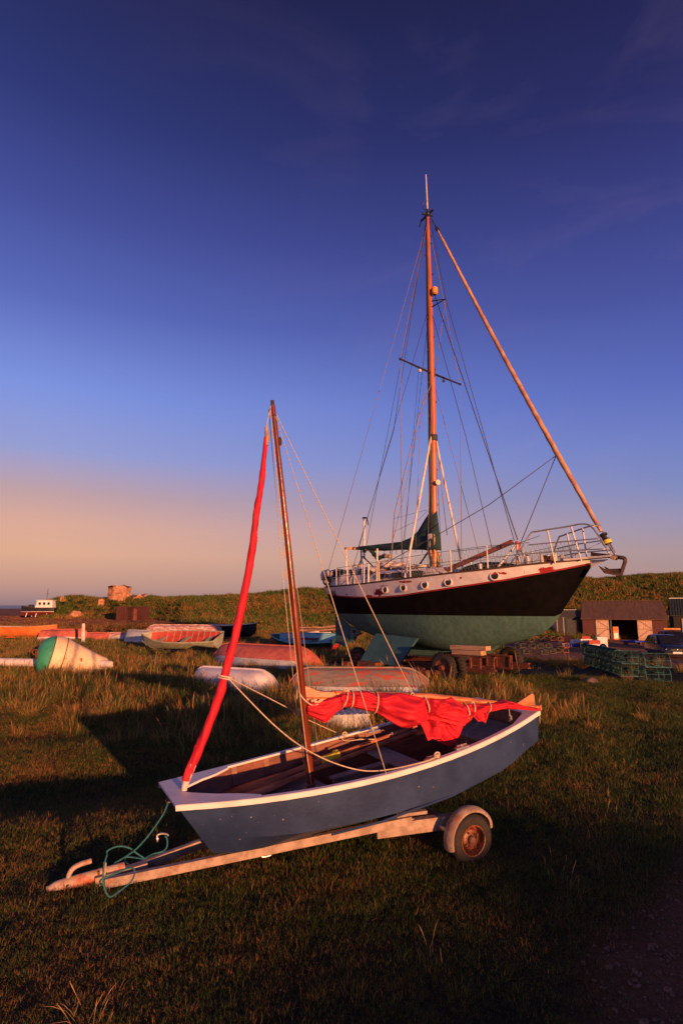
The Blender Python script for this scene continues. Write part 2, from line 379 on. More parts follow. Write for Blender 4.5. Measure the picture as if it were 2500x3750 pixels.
# ------------------------------------------------------------------ grass
def blade_mat(name, green, green2, straw, straw_amt, pscale=.35, trans=.25, east=.0):
    m = bpy.data.materials.new(name); m.use_nodes = True; t = m.node_tree; N = t.nodes; LK = t.links.new
    b = N['Principled BSDF']; b.inputs['Roughness'].default_value = .75; b.inputs['Specular IOR Level'].default_value = .15
    geo = N.new('ShaderNodeNewGeometry'); n = N.new('ShaderNodeTexNoise'); n.inputs['Scale'].default_value = pscale; n.inputs['Detail'].default_value = 5; LK(geo.outputs['Position'], n.inputs['Vector'])
    at = N.new('ShaderNodeAttribute'); at.attribute_name = 'rnd'
    oi = N.new('ShaderNodeObjectInfo')
    s1 = N.new('ShaderNodeMath'); s1.operation = 'MULTIPLY_ADD'; s1.inputs[1].default_value = .55; LK(at.outputs['Fac'], s1.inputs[0]); LK(n.outputs[0], s1.inputs[2])
    sp_ = N.new('ShaderNodeSeparateXYZ'); LK(geo.outputs['Position'], sp_.inputs[0]); ex = N.new('ShaderNodeMapRange'); ex.inputs[1].default_value = -3; ex.inputs[2].default_value = 4; ex.inputs[3].default_value = east; ex.inputs[4].default_value = -east; LK(sp_.outputs[0], ex.inputs[0])
    s0_ = N.new('ShaderNodeMath'); s0_.operation = 'ADD'; LK(s1.outputs[0], s0_.inputs[0]); LK(ex.outputs[0], s0_.inputs[1]); s1 = s0_
    s2 = N.new('ShaderNodeMath'); s2.operation = 'MULTIPLY_ADD'; s2.inputs[1].default_value = .35; LK(oi.outputs['Random'], s2.inputs[0]); LK(s1.outputs[0], s2.inputs[2])
    r = N.new('ShaderNodeMapRange'); r.inputs[1].default_value = 1.25-straw_amt; r.inputs[2].default_value = 1.42-straw_amt; LK(s2.outputs[0], r.inputs[0])
    g = N.new('ShaderNodeMix'); g.data_type = 'RGBA'; g.inputs[6].default_value = (*green, 1); g.inputs[7].default_value = (*green2, 1); LK(at.outputs['Fac'], g.inputs[0])
    x = N.new('ShaderNodeMix'); x.data_type = 'RGBA'; x.inputs[7].default_value = (*straw, 1); LK(g.outputs[2], x.inputs[6]); LK(r.outputs[0], x.inputs[0])
    LK(x.outputs[2], b.inputs['Base Color'])
    tr = N.new('ShaderNodeBsdfTranslucent'); LK(x.outputs[2], tr.inputs[0]); ms = N.new('ShaderNodeMixShader'); ms.inputs[0].default_value = trans
    LK(b.outputs[0], ms.inputs[1]); LK(tr.outputs[0], ms.inputs[2]); LK(ms.outputs[0], N['Material Output'].inputs[0])
    return m
def tuft_mesh(name, nb, rad, h0, h1_, w, lean, mat, seed, seeds=0):
    g = np.random.default_rng(seed); V = []; F = []; A = []
    for i in range(nb):
        a = g.uniform(0, 6.283); rr_ = rad*math.sqrt(g.uniform(0, 1)); bx_, by_ = rr_*math.cos(a), rr_*math.sin(a)
        h = g.uniform(h0, h1_)*(1-.3*rr_/rad); la = a+g.normal(0, 1.0); ln = abs(g.normal(0, lean))+.05; wa = g.uniform(0, 3.1416)
        wx, wy = math.cos(wa)*w/2, math.sin(wa)*w/2; rn = g.uniform(0, 1); n0 = len(V)
        is_seed = i < seeds
        if is_seed: h *= 1.45; rn = 1.6; ln *= .6
        for k, f in enumerate((0, .4, .75, 1)):
            off = ln*h*f*f; ww = (1, .85, .5, 0)[k]
            if is_seed: ww = (.5, .4, 1.5, 0)[k]
            zc = h*f*(1-.25*ln*f); cx_, cy_ = bx_+math.cos(la)*off, by_+math.sin(la)*off
            if k < 3: V += [(cx_-wx*ww, cy_-wy*ww, zc), (cx_+wx*ww, cy_+wy*ww, zc)]; A += [rn, rn]
            else: V.append((cx_, cy_, zc)); A.append(rn)
        F += [(n0, n0+1, n0+3, n0+2), (n0+2, n0+3, n0+5, n0+4), (n0+4, n0+5, n0+6)]
    me = bpy.data.meshes.new(name); me.from_pydata(V, [], F); a_ = me.attributes.new('rnd', 'FLOAT', 'POINT'); a_.data.foreach_set('value', A)
    me.materials.append(mat); me.polygons.foreach_set('use_smooth', [True]*len(me.polygons))
    return bpy.data.objects.new(name, me)   # only a source shape, never linked to the scene
def scatter(name, P, rot, scl, sources, label, cat):
    me = bpy.data.meshes.new(name); me.vertices.add(len(P)); me.vertices.foreach_set('co', np.asarray(P, np.float32).ravel())
    a = me.attributes.new('rot', 'FLOAT_VECTOR', 'POINT'); a.data.foreach_set('vector', np.asarray(rot, np.float32).ravel())
    a = me.attributes.new('scl', 'FLOAT', 'POINT'); a.data.foreach_set('value', np.asarray(scl, np.float32))
    a = me.attributes.new('pick', 'INT', 'POINT'); a.data.foreach_set('value', rng.integers(0, len(sources), len(P)).astype(np.int32))
    o = bpy.data.objects.new(name, me); col.objects.link(o)
    g = bpy.data.node_groups.new(name, 'GeometryNodeTree'); g.interface.new_socket('Geometry', in_out='INPUT', socket_type='NodeSocketGeometry'); g.interface.new_socket('Geometry', in_out='OUTPUT', socket_type='NodeSocketGeometry')
    gi = g.nodes.new('NodeGroupInput'); go = g.nodes.new('NodeGroupOutput'); jn = g.nodes.new('GeometryNodeJoinGeometry')
    def named(nm, ty):
        n = g.nodes.new('GeometryNodeInputNamedAttribute'); n.data_type = ty; n.inputs['Name'].default_value = nm; return n.outputs['Attribute']
    rt, sl, pk = named('rot', 'FLOAT_VECTOR'), named('scl', 'FLOAT'), named('pick', 'INT')
    for i, s in enumerate(sources):
        oi = g.nodes.new('GeometryNodeObjectInfo'); oi.inputs['Object'].default_value = s
        ip = g.nodes.new('GeometryNodeInstanceOnPoints'); cmp_ = g.nodes.new('FunctionNodeCompare'); cmp_.data_type = 'INT'; cmp_.operation = 'EQUAL'
        g.links.new(pk, cmp_.inputs[2]); cmp_.inputs[3].default_value = i
        g.links.new(gi.outputs[0], ip.inputs['Points']); g.links.new(oi.outputs['Geometry'], ip.inputs['Instance']); g.links.new(cmp_.outputs[0], ip.inputs['Selection'])
        g.links.new(rt, ip.inputs['Rotation']); g.links.new(sl, ip.inputs['Scale']); g.links.new(ip.outputs[0], jn.inputs[0])
    g.links.new(jn.outputs[0], go.inputs[0])
    md = o.modifiers.new('scatter', 'NODES'); md.node_group = g
    return tag(o, label, cat, kind='stuff')
def sector(n, r0, r1, a0=-36, a1=36, power=1.0):
    """random points in front of the viewer; uniform per area when power = 1"""
    u_ = rng.uniform(0, 1, n); r = (r0**(2*power)+(r1**(2*power)-r0**(2*power))*u_)**(1/(2*power)); a = np.radians(rng.uniform(a0, a1, n)); return r*np.sin(a), r*np.cos(a)
CLEAR = []    # (x, y, radius along, radius across, heading) kept free of tall grass
def clear_mask(x, y):
    m = np.ones_like(x, bool)
    for (cx_, cy_, ra, rb, h) in CLEAR:
        dx, dy = x-cx_, y-cy_; a = dx*math.cos(h)+dy*math.sin(h); b_ = -dx*math.sin(h)+dy*math.cos(h)
        m &= (a/ra)**2+(b_/rb)**2 > 1
    return m
def rots(n, tilt=.12): return np.stack([rng.normal(0, tilt, n), rng.normal(0, tilt, n), rng.uniform(0, 6.283, n)], -1)
def plant_grass():
    lawn = blade_mat('lawn_blades', (.06,.095,.02), (.12,.14,.032), (.36,.17,.06), .22, 1.1, east=.07)
    long_ = blade_mat('long_blades', (.06,.10,.02), (.14,.17,.035), (.5,.25,.085), .30, .34)
    hillm = blade_mat('hill_blades', (.05,.11,.02), (.10,.14,.03), (.46,.2,.065), .24, .10, .15)
    sh = [tuft_mesh('lawn_tuft', 56, .13, .018, .055, .0026, .9, lawn, i) for i in range(4)]+[tuft_mesh('lawn_tuft', 30, .12, .04, .10, .0034, 1.0, lawn, 9)]
    x, y = sector(50000, 1.9, 17, -44, 44, .74)
    k = gravel_w(x, y)*1.6+rng.uniform(-.45, .25, len(x)) < .45; x, y = x[k], y[k]
    s = (.75+.5*wob(x, y, 1.6)*.6+rng.uniform(-.1, .35, len(x)))*(1+.03*np.hypot(x, y)); s = np.clip(s, .45, 2.2)*(.62+.38*sst(3, 8, np.hypot(x, y)))
    scatter('lawn_grass', np.stack([x, y, H(x, y)-.004], -1), rots(len(x), .15), s, sh, 'short rough turf around the trailer in the foreground', 'grass')
    # long grass: behind the trailer, thick among the hulls
    lt = [tuft_mesh('long_tuft', 64, .15, .13, .38, .0062, .45, long_, 20+i, 2) for i in range(3)]+[tuft_mesh('long_tuft', 36, .2, .1, .26, .007, .8, long_, 33, 0)]
    x, y = sector(32000, 7.2, 50, -45, 45, .62)
    px = 1250+FPX*x/y*.987
    dens = np.clip(sst(8.0, 12.5, y+.15*(x+2)+2.2*wob(x, y, .8))**1.3, 0, 1)*(1-.985*sst(1.2, 3.2, x-.0*y)*sst(22, 18, y))
    dens = np.maximum(dens, sst(9.0, 10.4, y)*sst(15.5, 13.5, y)*sst(4.6, 3.4, x)*sst(-8, -2, x))
    dens = dens*(1-.7*sst(.55, .9, wob(x, y, .5)))*(.35+.65*sst(-.35, .25, wob(x, y, 2.2)))
    dens = dens*(1-gravel_w(x, y))*(1-.9*sand_w(x, y))*np.where((x > 5) & (y > 22), .2, 1)
    k = (rng.uniform(0, 1, len(x)) < dens) & clear_mask(x, y); x, y = x[k], y[k]
    s = np.clip(.82+.3*wob(x, y, .9)+.38*wob(x+9, y, 2.2)+rng.uniform(-.2, .4, len(x)), .35, 1.9)*(.62+.54*sst(7, 11.5, y+.8*wob(x, y, 1.3)))*(1-.25*sst(14, 24, y))
    scatter('long_grass', np.stack([x, y, H(x, y)-.01], -1), rots(len(x), .16), s, lt, 'long seeding grass growing between the laid-up boats', 'grass')
    # rough growth on the hill and the shore bank
    ht = [tuft_mesh('hill_tuft', 40, .42, .3, .75, .045, .5, hillm, 40+i, 0) for i in range(3)]
    shm = blade_mat('shore_blades', (.10,.055,.025), (.17,.075,.035), (.38,.15,.06), .3, .2, .1)
    st_ = [tuft_mesh('shore_tuft', 34, .42, .15, .5, .045, .7, shm, 50+i, 0) for i in range(2)]
    x, y = sector(50000, 38, 104, -43, 43, .8)
    px = 1250+FPX*x/y*.987
    base = np.interp(px, [0, 200, 600, 700, 1200, 2000, 2300, 2600], [78, 74, 70, 52, 49, 58, 61, 61])
    onhill = (px > 180) & (y > base-1.5)
    bank = (y-.12*x > 37.5) & (y-.12*x < 43.8) & (x < -4)
    shore = (px < 700) & (y > 44) & ((y < base) | (px < 172)) & (rng.uniform(0, 1, len(x)) < .6)
    flat = (x > -6) & (y > 40) & (gravel_w(x, y) < .3) & (rng.uniform(0, 1, len(x)) < .5)
    k = (onhill | bank | flat | shore) & clear_mask(x, y); x, y, px_k, base_k = x[k], y[k], px[k], base[k]
    s = np.clip(.72+.35*wob(x, y, .45)+rng.uniform(-.2, .35, len(x)), .3, 1.5)*np.where(y < 46, .55, 1)*np.where((px_k < 700) & ((y < base_k-1.5) | (px_k < 172)) & (y >= 46), .38, 1)
    sh_ = (px_k < 720) & ((y < base_k-1.2) | (px_k < 172))
    scatter('shore_scrub', np.stack([x[sh_], y[sh_], H(x[sh_], y[sh_])-.03], -1), rots(int(sh_.sum()), .2), s[sh_]*1.1, st_, 'low red brown scrub along the shore behind the boats', 'undergrowth')
    x, y, s = x[~sh_], y[~sh_], s[~sh_]
    scatter('hill_grass', np.stack([x, y, H(x, y)-.03], -1), rots(len(x), .2), s, ht, 'coarse grass and bracken covering the hill behind the boats', 'undergrowth')
    # pebbles on the track
    pb = []
    pm = material('pebbles', (.26,.13,.08), (.07,.035,.025), .8, 30, bump=.3)
    for i in range(4):
        mb = MB(); mb.sph((0,0,.004), .011, 7, 5, (1, .8, .5)); g = np.random.default_rng(i); mb.v = [tuple(np.array(v)*(1+g.normal(0, .12))) for v in mb.v]
        me = bpy.data.meshes.new('pebble'); me.from_pydata(mb.v, [], mb.f); me.materials.append(pm); pb.append(bpy.data.objects.new('pebble', me))
    x, y = sector(17000, 2.0, 16, 8, 37, .6); k = gravel_w(x, y) > rng.uniform(.1, .42, len(x)); x, y = x[k], y[k]
    scatter('gravel_stones', np.stack([x, y, H(x, y)], -1), rots(len(x), .4), np.clip(rng.lognormal(-.35, .5, len(x)), .2, 2.1), pb, 'loose gravel stones on the track at the right', 'gravel')
    # bent dry stalks standing out of the turf
    dm = blade_mat('dry_stalks', (.3,.18,.08), (.4,.24,.11), (.45,.27,.12), .6)
    ds = [tuft_mesh('dry_stalks', 6, .12, .08, .17, .003, .55, dm, 60+i, 4) for i in range(3)]
    P = [(2030,3230),(2090,3260),(2040,3190),(2260,3010),(2330,3020),(330,3745),(280,3740),(360,3735),(1590,3520),(2210,3200),(350,2770),(320,2740),(2110,2590),(1960,2560)]
    P = [ground_at(*p) for p in P]; n = len(P)
    scatter('dry_grass_stalks', [tuple(p) for p in P], rots(n, .35), rng.uniform(.7, 1.15, n), ds, 'bent dry grass stalks standing out of the foreground turf', 'grass')
    tw = [tuft_mesh('weed', 5, .12, .6, .95, .016, .35, dm, 80+i, 4) for i in range(2)]
    P = [(1590,2500),(1640,2530),(1660,2545),(1700,2540),(1420,2470),(1480,2460),(300,2400),(370,2400),(560,2480),(1640,2480),(1900,2480),(1560,2560)]
    P = [ground_at(*p) for p in P]; n = len(P)
    scatter('tall_dead_weeds', [tuple(p) for p in P], rots(n, .3), rng.uniform(.5, .85, n), tw, 'tall dead weed stems standing among the boats', 'weeds')

# ------------------------------------------------------------------ the blue dinghy
DO = Vector((-1.24991, 4.43202, .57678)); DH, DT = .485903, .113715
du = Vector((math.cos(DH)*math.cos(DT), math.sin(DH)*math.cos(DT), math.sin(DT))); dv = Vector((-math.sin(DH), math.cos(DH), 0)); dw = du.cross(dv)
DF = Frame(DO, du, dv, dw); DL = 3.2714
def dinghy_b(s): 
    w0, wm, w1, a = .285, .609, .42637, .591
    return w0*(s-a)*(s-1)/a+wm*s*(s-1)/(a*(a-1))+w1*s*(s-a)/(1-a)
def dinghy_z(s): return -4*.089*s*(1-s)
BASE = .47
def dobj(mb, name, mat, parent, **k):   # parts of the dinghy sit .47 above its base
    mb.v = [(p[0], p[1], p[2]+BASE) for p in mb.v]; return mb.build(name, mat, parent, **k)
dg = thing('sailing_dinghy', 'blue wooden dinghy with white gunwale and red furled sails on the trailer', 'sailing dinghy')
dg.matrix_world = Frame(DO-dw*BASE, du, dv, dw).mat()
SX = [.0,.03,.07,.12,.18,.25,.32,.4,.48,.56,.64,.72,.8,.87,.94,1.0]
def chine(X): return np.interp(X, [0,.2,.5,.8,1.4,2.1,2.8,3.27], [-.24,-.28,-.32,-.355,-.395,-.405,-.36,-.245])
def keelz(X): return np.interp(X, [0,.2,.5,.8,1.4,2.1,2.8,3.27], [-.485,-.495,-.503,-.498,-.482,-.465,-.40,-.265])
def hull_station(s, inset=0.0, zin=0.0):
    X = s*DL; bb = dinghy_b(s); zt = dinghy_z(s)
    rake = .21*max(0, 1-s/.16)     # the pram bow slopes back towards the bottom
    zc, zk = float(chine(X)), float(keelz(X))
    zc = max(zc, zk+.02)
    pts = []
    def P(y, z): pts.append(Vector((X+rake*min(1.35, (zt-z)/.36)*(1 if s < .16 else 0), y, z)))
    yb_ = bb*np.interp(s, [0,.1,.3,1], [.80,.84,.9,.9]); yq = bb*.55
    b2, y2, q2 = bb-inset, yb_-inset, max(yq-inset*.5, .02)
    half = [(b2, zt), (b2-(b2-y2)*.3, zt+(zc-zt)*.33), (b2-(b2-y2)*.62, zt+(zc-zt)*.66), (y2, zc+zin), (q2, (zc*.25+zk*.75)+zin), (0, zk+zin)]
    for y, z in half: P(y, z)
    for y, z in half[-2::-1]: P(-y, z)
    return pts
mb = MB(); rings = [hull_station(s) for s in SX]; mb.loft(rings, cap=False, close=False)
mb.add(rings[0], [tuple(range(11))]); mb.add(rings[-1], [tuple(range(11))])
hull = dobj(mb, 'hull', blue_paint, dg, smooth=True, angle=24)
mb = MB(); rin = [hull_station(s, .014, .014) for s in SX[1:]]
for p in rin[-1]: p.x -= .02; p.z -= .012
for r_ in (rin[0], ): 
    for p in r_: p.x = max(p.x, .035)
mb.loft(rin, cap=False, close=False)
mb.add(rin[-1], [tuple(range(11))[::-1]]); mb.add(rin[0], [tuple(range(11))])
dobj(mb, 'inner_planking', brown_ply, dg, smooth=True, angle=24)
# gunwale: top cap with inner edge, and outer rubbing strake
def gun_inner(X):
    if X < .075: return 0
    b_ = dinghy_b(X/DL)
    return float(np.interp(X, [.075,.15,.3,.56,.561,.8,2.9,3.12,3.19], [0,.085,.205,b_-.062,b_-.036,b_-.034,b_-.034,b_-.1,b_-.14]))
for side in (-1, 1):
    mb = MB(); Xs = [-.012,.03,.075,.09,.12,.15,.2,.25,.3,.36,.43,.5,.56,.561]+list(np.linspace(.62, 2.9, 26))+[2.97,3.05,3.12,3.19,3.21,3.285]
    rings = []
    for X in Xs:
        s = X/DL; bb = dinghy_b(min(max(s, 0), 1)); z = dinghy_z(min(max(s, 0), 1)); yi = gun_inner(X)
        if X > 3.2: yi = 0
        yo = bb+.014
        jit = .0015*math.sin(X*37)+.001*math.sin(X*91)
        rings.append([Vector((X, side*yi, z-.004)), Vector((X, side*yi, z+.012)), Vector((X, side*(yo-.006), z+.012)), Vector((X, side*yo, z+.008)), Vector((X, side*(yo+jit), z-.026)), Vector((X, side*(bb+.001), z-.03)), Vector((X, side*(bb-.004), z-.004))])
    mb.loft(rings)
    dobj(mb, 'gunwale', white_trim, dg, smooth=True, angle=30)
# inside: forward floor, bulkhead, side seat tanks, thwart with centre case, stern seat
def inb(s, z): 
    bb = dinghy_b(s); zt = dinghy_z(s); zc = float(chine(s*DL)); return bb-bb*(1-float(np.interp(s, [0,.1,.3,1], [.76,.82,.9,.9])))*min(1, (zt-z)/(zt-zc+1e-6))-.022
mb = MB(); Xs = np.linspace(.36, 1.25, 9); zf = -.262
mb.loft([[Vector((X, -inb(X/DL, zf), zf-.012)), Vector((X, inb(X/DL, zf), zf-.012)), Vector((X, inb(X/DL, zf), zf)), Vector((X, -inb(X/DL, zf), zf))] for X in Xs])
dobj(mb, 'fore_floor', grey_floor, dg)
mb = MB(); s = 1.26/DL; zz = float(keelz(1.26))
mb.prism([(1.252, -inb(s,-.26), -.262), (1.252, inb(s,-.26), -.262), (1.252, inb(s,-.4), -.4), (1.252, 0, zz+.02), (1.252, -inb(s,-.4), -.4)], (.014, 0, 0))
dobj(mb, 'bulkhead', brown_ply, dg)
for side in (-1, 1):
    mb = MB(); rr2 = []
    for X in np.linspace(1.27, 3.1, 12):
        s = X/DL; zt = -.185+.03*(X-1.3)*.2; yo = inb(s, zt); yi = yo-.19
        rr2.append([Vector((X, side*yo, zt)), Vector((X, side*yi, zt)), Vector((X, side*yi, -.2)), Vector((X, side*yi, float(keelz(X))+.03)), Vector((X, side*(yi+.01), float(keelz(X))+.03)), Vector((X, side*(yi+.012), zt-.012)), Vector((X, side*yo, zt-.012))])
    mb.loft(rr2); dobj(mb, 'side_seat', brown_ply, dg)
mb = MB()
mb.box((1.93, 0, -.20), (.2, .74, .018)); th = dobj(mb, 'thwart', grey_floor, dg, bevel=.004)
mb = MB(); mb.box((1.62, -.02, -.33), (.62, .05, .24)); mb.box((1.62, -.02, -.208), (.66, .085, .02)); dobj(mb, 'centreboard_case', grey_floor, dg, bevel=.004)
mb = MB(); mb.prism([(2.72, -.36, -.17), (2.72, .36, -.17), (3.2, .33, -.15), (3.2, -.33, -.15)], (0,0,-.015)); dobj(mb, 'stern_seat', grey_floor, dg)
mb = MB(); mb.prism([(2.73, -.36, -.186), (2.73, .36, -.186), (2.73, .3, -.37), (2.73, -.3, -.37)], (.012,0,0)); dobj(mb, 'stern_locker', brown_ply, dg)
for X in (.62, .93, 1.45, 2.0, 2.5):
    mb = MB(); s = X/DL
    mb.hexa([(X-.022, inb(s,-.2)-.004, -.2), (X+.022, inb(s,-.2)-.004, -.2), (X+.022, inb(s,-.2)+.02, -.2), (X-.022, inb(s,-.2)+.02, -.2), (X-.022, inb(s,-.04)-.008, dinghy_z(s)-.005), (X+.022, inb(s,-.04)-.008, dinghy_z(s)-.005), (X+.022, inb(s,0)+.018, dinghy_z(s)-.005), (X-.022, inb(s,0)+.018, dinghy_z(s)-.005)])
    dobj(mb, 'frame_rib', brown_ply, dg)
mb = MB(); mb.tube([(.28, .02, -.255), (.75, -.02, -.255), (1.1, -.03, -.255)], .004, 5); mb.box((.86, -.03, -.25), (.1, .05, .02)); dobj(mb, 'mast_step_fitting', brown_ply, dg)
# mast
MT = Vector((1.083, 0, 2.955)); MF = Vector((1.115, 0, -.26))
mb = MB(); n = 14
mb.tube([MF.lerp(MT, i/n)+Vector((.012*math.sin(i/n*3.1), 0, 0)) for i in range(n+1)], [.0315-.0115*(i/n)**1.3 for i in range(n+1)], 14)
mast = dobj(mb, 'mast', varnish, dg, smooth=True)
mb = MB(); mb.tube([MT+Vector((0,0,-.005)), MT+Vector((0,0,.045))], .016, 10); dobj(mb, 'mast_tip', dark_timber, dg)
mb = MB(); mb.sph(MT+Vector((.035,-.01,-.32)), .03, 8, 6, (.5,.4,1.4)); dobj(mb, 'mast_block', dark_timber, dg)
mb = MB(); mb.torus(MT+Vector((0,0,-.09)), (0,0,1), .022, .005, 16, 6); dobj(mb, 'mast_ring', dark_timber, dg)
mb = MB(); mb.torus(MF+Vector((0,0,.05)), (0,0,1), .037, .01, 20, 8); mb.box((1.115, .0, -.25), (.13,.11,.02)); dobj(mb, 'mast_collar', brown_ply, dg)
# furled jib, a long twisted roll of red cloth
jp = spline([(.118,0,.03),(.15,0,.10),(.268,0,.305),(.476,0,.748),(.638,0,1.212),(.77,0,1.667),(.883,0,2.144),(.965,0,2.50),(1.001,0,2.709)], 22)
mb = MB(); rings = []; nj = len(jp)
for i in range(14, nj-6):
    f = i/(nj-1); t_ = (jp[min(i+1, nj-1)]-jp[i-1]).normalized(); a = Vector((0,1,0)); b_ = t_.cross(a).normalized()
    r0 = float(np.interp(f, [0,.1,.3,.5,.8,.93,1], [.025,.031,.034,.032,.025,.019,.011]))
    rg = []
    for j in range(30):
        q_ = 2*math.pi*j/30; tw = q_+f*24+1.2*math.sin(f*17)
        saw = ((tw/6.2832) % 1.0); rr_ = r0*(.86+.34*saw*saw+.05*math.sin(3*tw+f*60)+.07*noise.noise(Vector((math.cos(q_)*2.2+f*9, math.sin(q_)*2.2, f*22))))
        rg.append(jp[i]+(a*math.cos(q_)+b_*math.sin(q_))*rr_)
    rings.append(rg)
mb.loft(rings); jib = dobj(mb, 'furled_jib', red_cloth, dg, smooth=True, angle=180)
mb = MB(); mb.tube([(.108,0,-.03),(.12,.0,.03),(.16,0,.105),(.19,0,.165)], [.02,.023,.026,.028], 10); dobj(mb, 'jib_tack', white_cloth, dg, smooth=True)
mb = MB(); mb.tube([(.99,0,2.60),(1.004,0,2.66),(1.008,0,2.76)], [.018,.02,.016], 10); mb.torus((1.0,-.02,2.68), (0,1,0), .012, .005, 12, 6); dobj(mb, 'jib_headboard', leather, dg, smooth=True)
# standing and running rigging
def line(name, pts, r, mat): 
    mb = MB(); mb.tube(pts, r, 6); return dobj(mb, name, mat, dg, smooth=True, angle=180)
NS = DF.pl(1415,2826,2,-.06); 
top = Vector((1.085,0,2.93))
line('shroud', [top, (1.475,-.605,-.07)], .0035, cream_rope)
line('shroud', [top, (1.475,.6,-.07)], .0025, cream_rope)
line('halyard', [top+Vector((-.02,.0,.02)), (1.018,0,2.80), (1.008,0,2.74)], .004, cream_rope)
line('halyard', [top+Vector((-.03,-.01,0)), (1.06,-.03,1.5), (1.075,-.04,.45), (1.09,-.04,0), (1.1,-.05,-.2)], .004, cream_rope)
line('halyard', [top+Vector((-.03,.03,0)), (1.05,.04,1.5), (1.07,.05,.45), (1.09,.05,0), (1.1,.05,-.2)], .003, cream_rope)
# boom, gaff and the red mainsail bundled between them; all in one upright plane through the mast
BA = Vector((1.13,0,0)); BD = Vector((2.12,-.42,0)).normalized()
bd_w = (du*BD.x+dv*BD.y); nrm = Vector((bd_w.y, -bd_w.x, 0)).normalized()
Aw = DO+du*1.13
def BP(px, py, off=0.0):
    d = ray(px, py); t = ((Aw-CAM).dot(nrm)+off)/d.dot(nrm); return DF.loc(CAM+d*t)
nloc = Vector((nrm.dot(du), nrm.dot(dv), nrm.dot(dw)))   # points towards the viewer
if (DO+nrm-CAM).length > (DO-CAM).length: nloc = -nloc; SG = -1
else: SG = 1
mb = MB(); mb.tube([BP(1118,2560), BP(1400,2566), BP(1707,2584), BP(1976,2590)], [.022,.024,.024,.02], 10); mb.box(BP(1972,2590), (.02,.05,.05))
dobj(mb, 'boom', varnish2, dg, smooth=True)
mb = MB(); mb.tube([BP(1214,2541), BP(1566,2550), BP(1798,2574), BP(1880,2582)], [.03,.028,.026,.02], 10)
gf = dobj(mb, 'gaff', varnish2, dg, smooth=True)
mb = MB(); q4 = [BP(1101,2508), BP(1125,2513), BP(1170,2530), BP(1218,2533), BP(1222,2553), BP(1160,2553), BP(1118,2553)]
mb.prism([p-nloc*.02 for p in q4], nloc*.05); dobj(mb, 'boom_jaws', varnish2, dg, bevel=.004)
mb = MB(); q4 = [BP(1880,2578), BP(1943,2537), BP(1950,2545), BP(1952,2582), BP(1885,2588)]
mb.prism([p+nloc*.01 for p in q4], nloc*.014); dobj(mb, 'gaff_jaws', varnish2, dg, bevel=.003)
UP = [(1120,2580),(1140,2566),(1168,2566),(1214,2548),(1249,2534),(1290,2533),(1329,2527),(1367,2537),(1410,2535),(1459,2536),(1536,2551),(1570,2556),(1630,2556),(1649,2552),(1668,2566),(1690,2577),(1798,2572),(1839,2562),(1883,2572),(1920,2586),(1958,2590)]
LO = [(1120,2612),(1150,2628),(1184,2643),(1196,2630),(1245,2590),(1287,2589),(1325,2599),(1363,2603),(1402,2630),(1459,2660),(1494,2664),(1536,2650),(1560,2640),(1600,2645),(1660,2660),(1698,2650),(1715,2632),(1732,2616),(1744,2612),(1773,2608),(1785,2606),(1827,2595),(1877,2597),(1958,2599)]
mb = MB(); rings = []; NR = 170; NC = 56
for i in range(NR+1):
    px = 1120+(1956-1120)*i/NR
    yt = np.interp(px, *zip(*UP)); yl = np.interp(px, *zip(*LO))
    a = BP(px, yt); b_ = BP(px, yl); c = (a+b_)/2; hv = (a-b_)/2; hh = hv.length
    squeeze = 1
    for tx in (1262,1284,1372,1550,1697,1722,1780): squeeze = min(squeeze, 1-.45*math.exp(-((px-tx)/7)**2))
    th_ = (.055+.35*hh)*squeeze
    rg = []
    for j in range(NC):
        q_ = 2*math.pi*j/NC; f = px/60
        nz = noise.noise(Vector((f*1.1, math.cos(q_)*1.6+f*.35, math.sin(q_)*1.6)))+.5*noise.noise(Vector((f*2.6, math.cos(q_)*4+f*1.2, math.sin(q_)*4+5)))
        ridge = 1-abs(noise.noise(Vector((f*.55+3, math.cos(q_)*3.2-f*.9, math.sin(q_)*3.2))))*2
        v1 = noise.noise(Vector((f*1.9+9, math.cos(q_)*2.4-f*1.3, math.sin(q_)*2.4))); crease = -max(0, 1-abs(v1)*5)*.2; v2 = noise.noise(Vector((f*.8-4, math.sin(q_)*5.5+f*2.2, 3))); crease -= max(0, 1-abs(v2)*5)*.2; w1_ = noise.noise(Vector((f*.35, math.sin(q_)*.8, 7)))*5; fa = abs(math.sin(q_*2.5+f*.55+w1_)); fb_ = abs(math.sin(q_*4.5-f*.9-w1_*1.4+1)); k = .78+.62*(1-fa**.8)+.34*(1-fb_**.8)+.1*nz; crease = .25*(fa-.6)
        ce, se = math.cos(q_), math.sin(q_)
        rg.append(c+hv*se*(1+.04*nz-.25*crease)+nloc*(ce*th_*k*1.15+.01))
    rings.append(rg)
mb.loft(rings); main = dobj(mb, 'furled_mainsail', red_cloth, dg, smooth=True, angle=180)
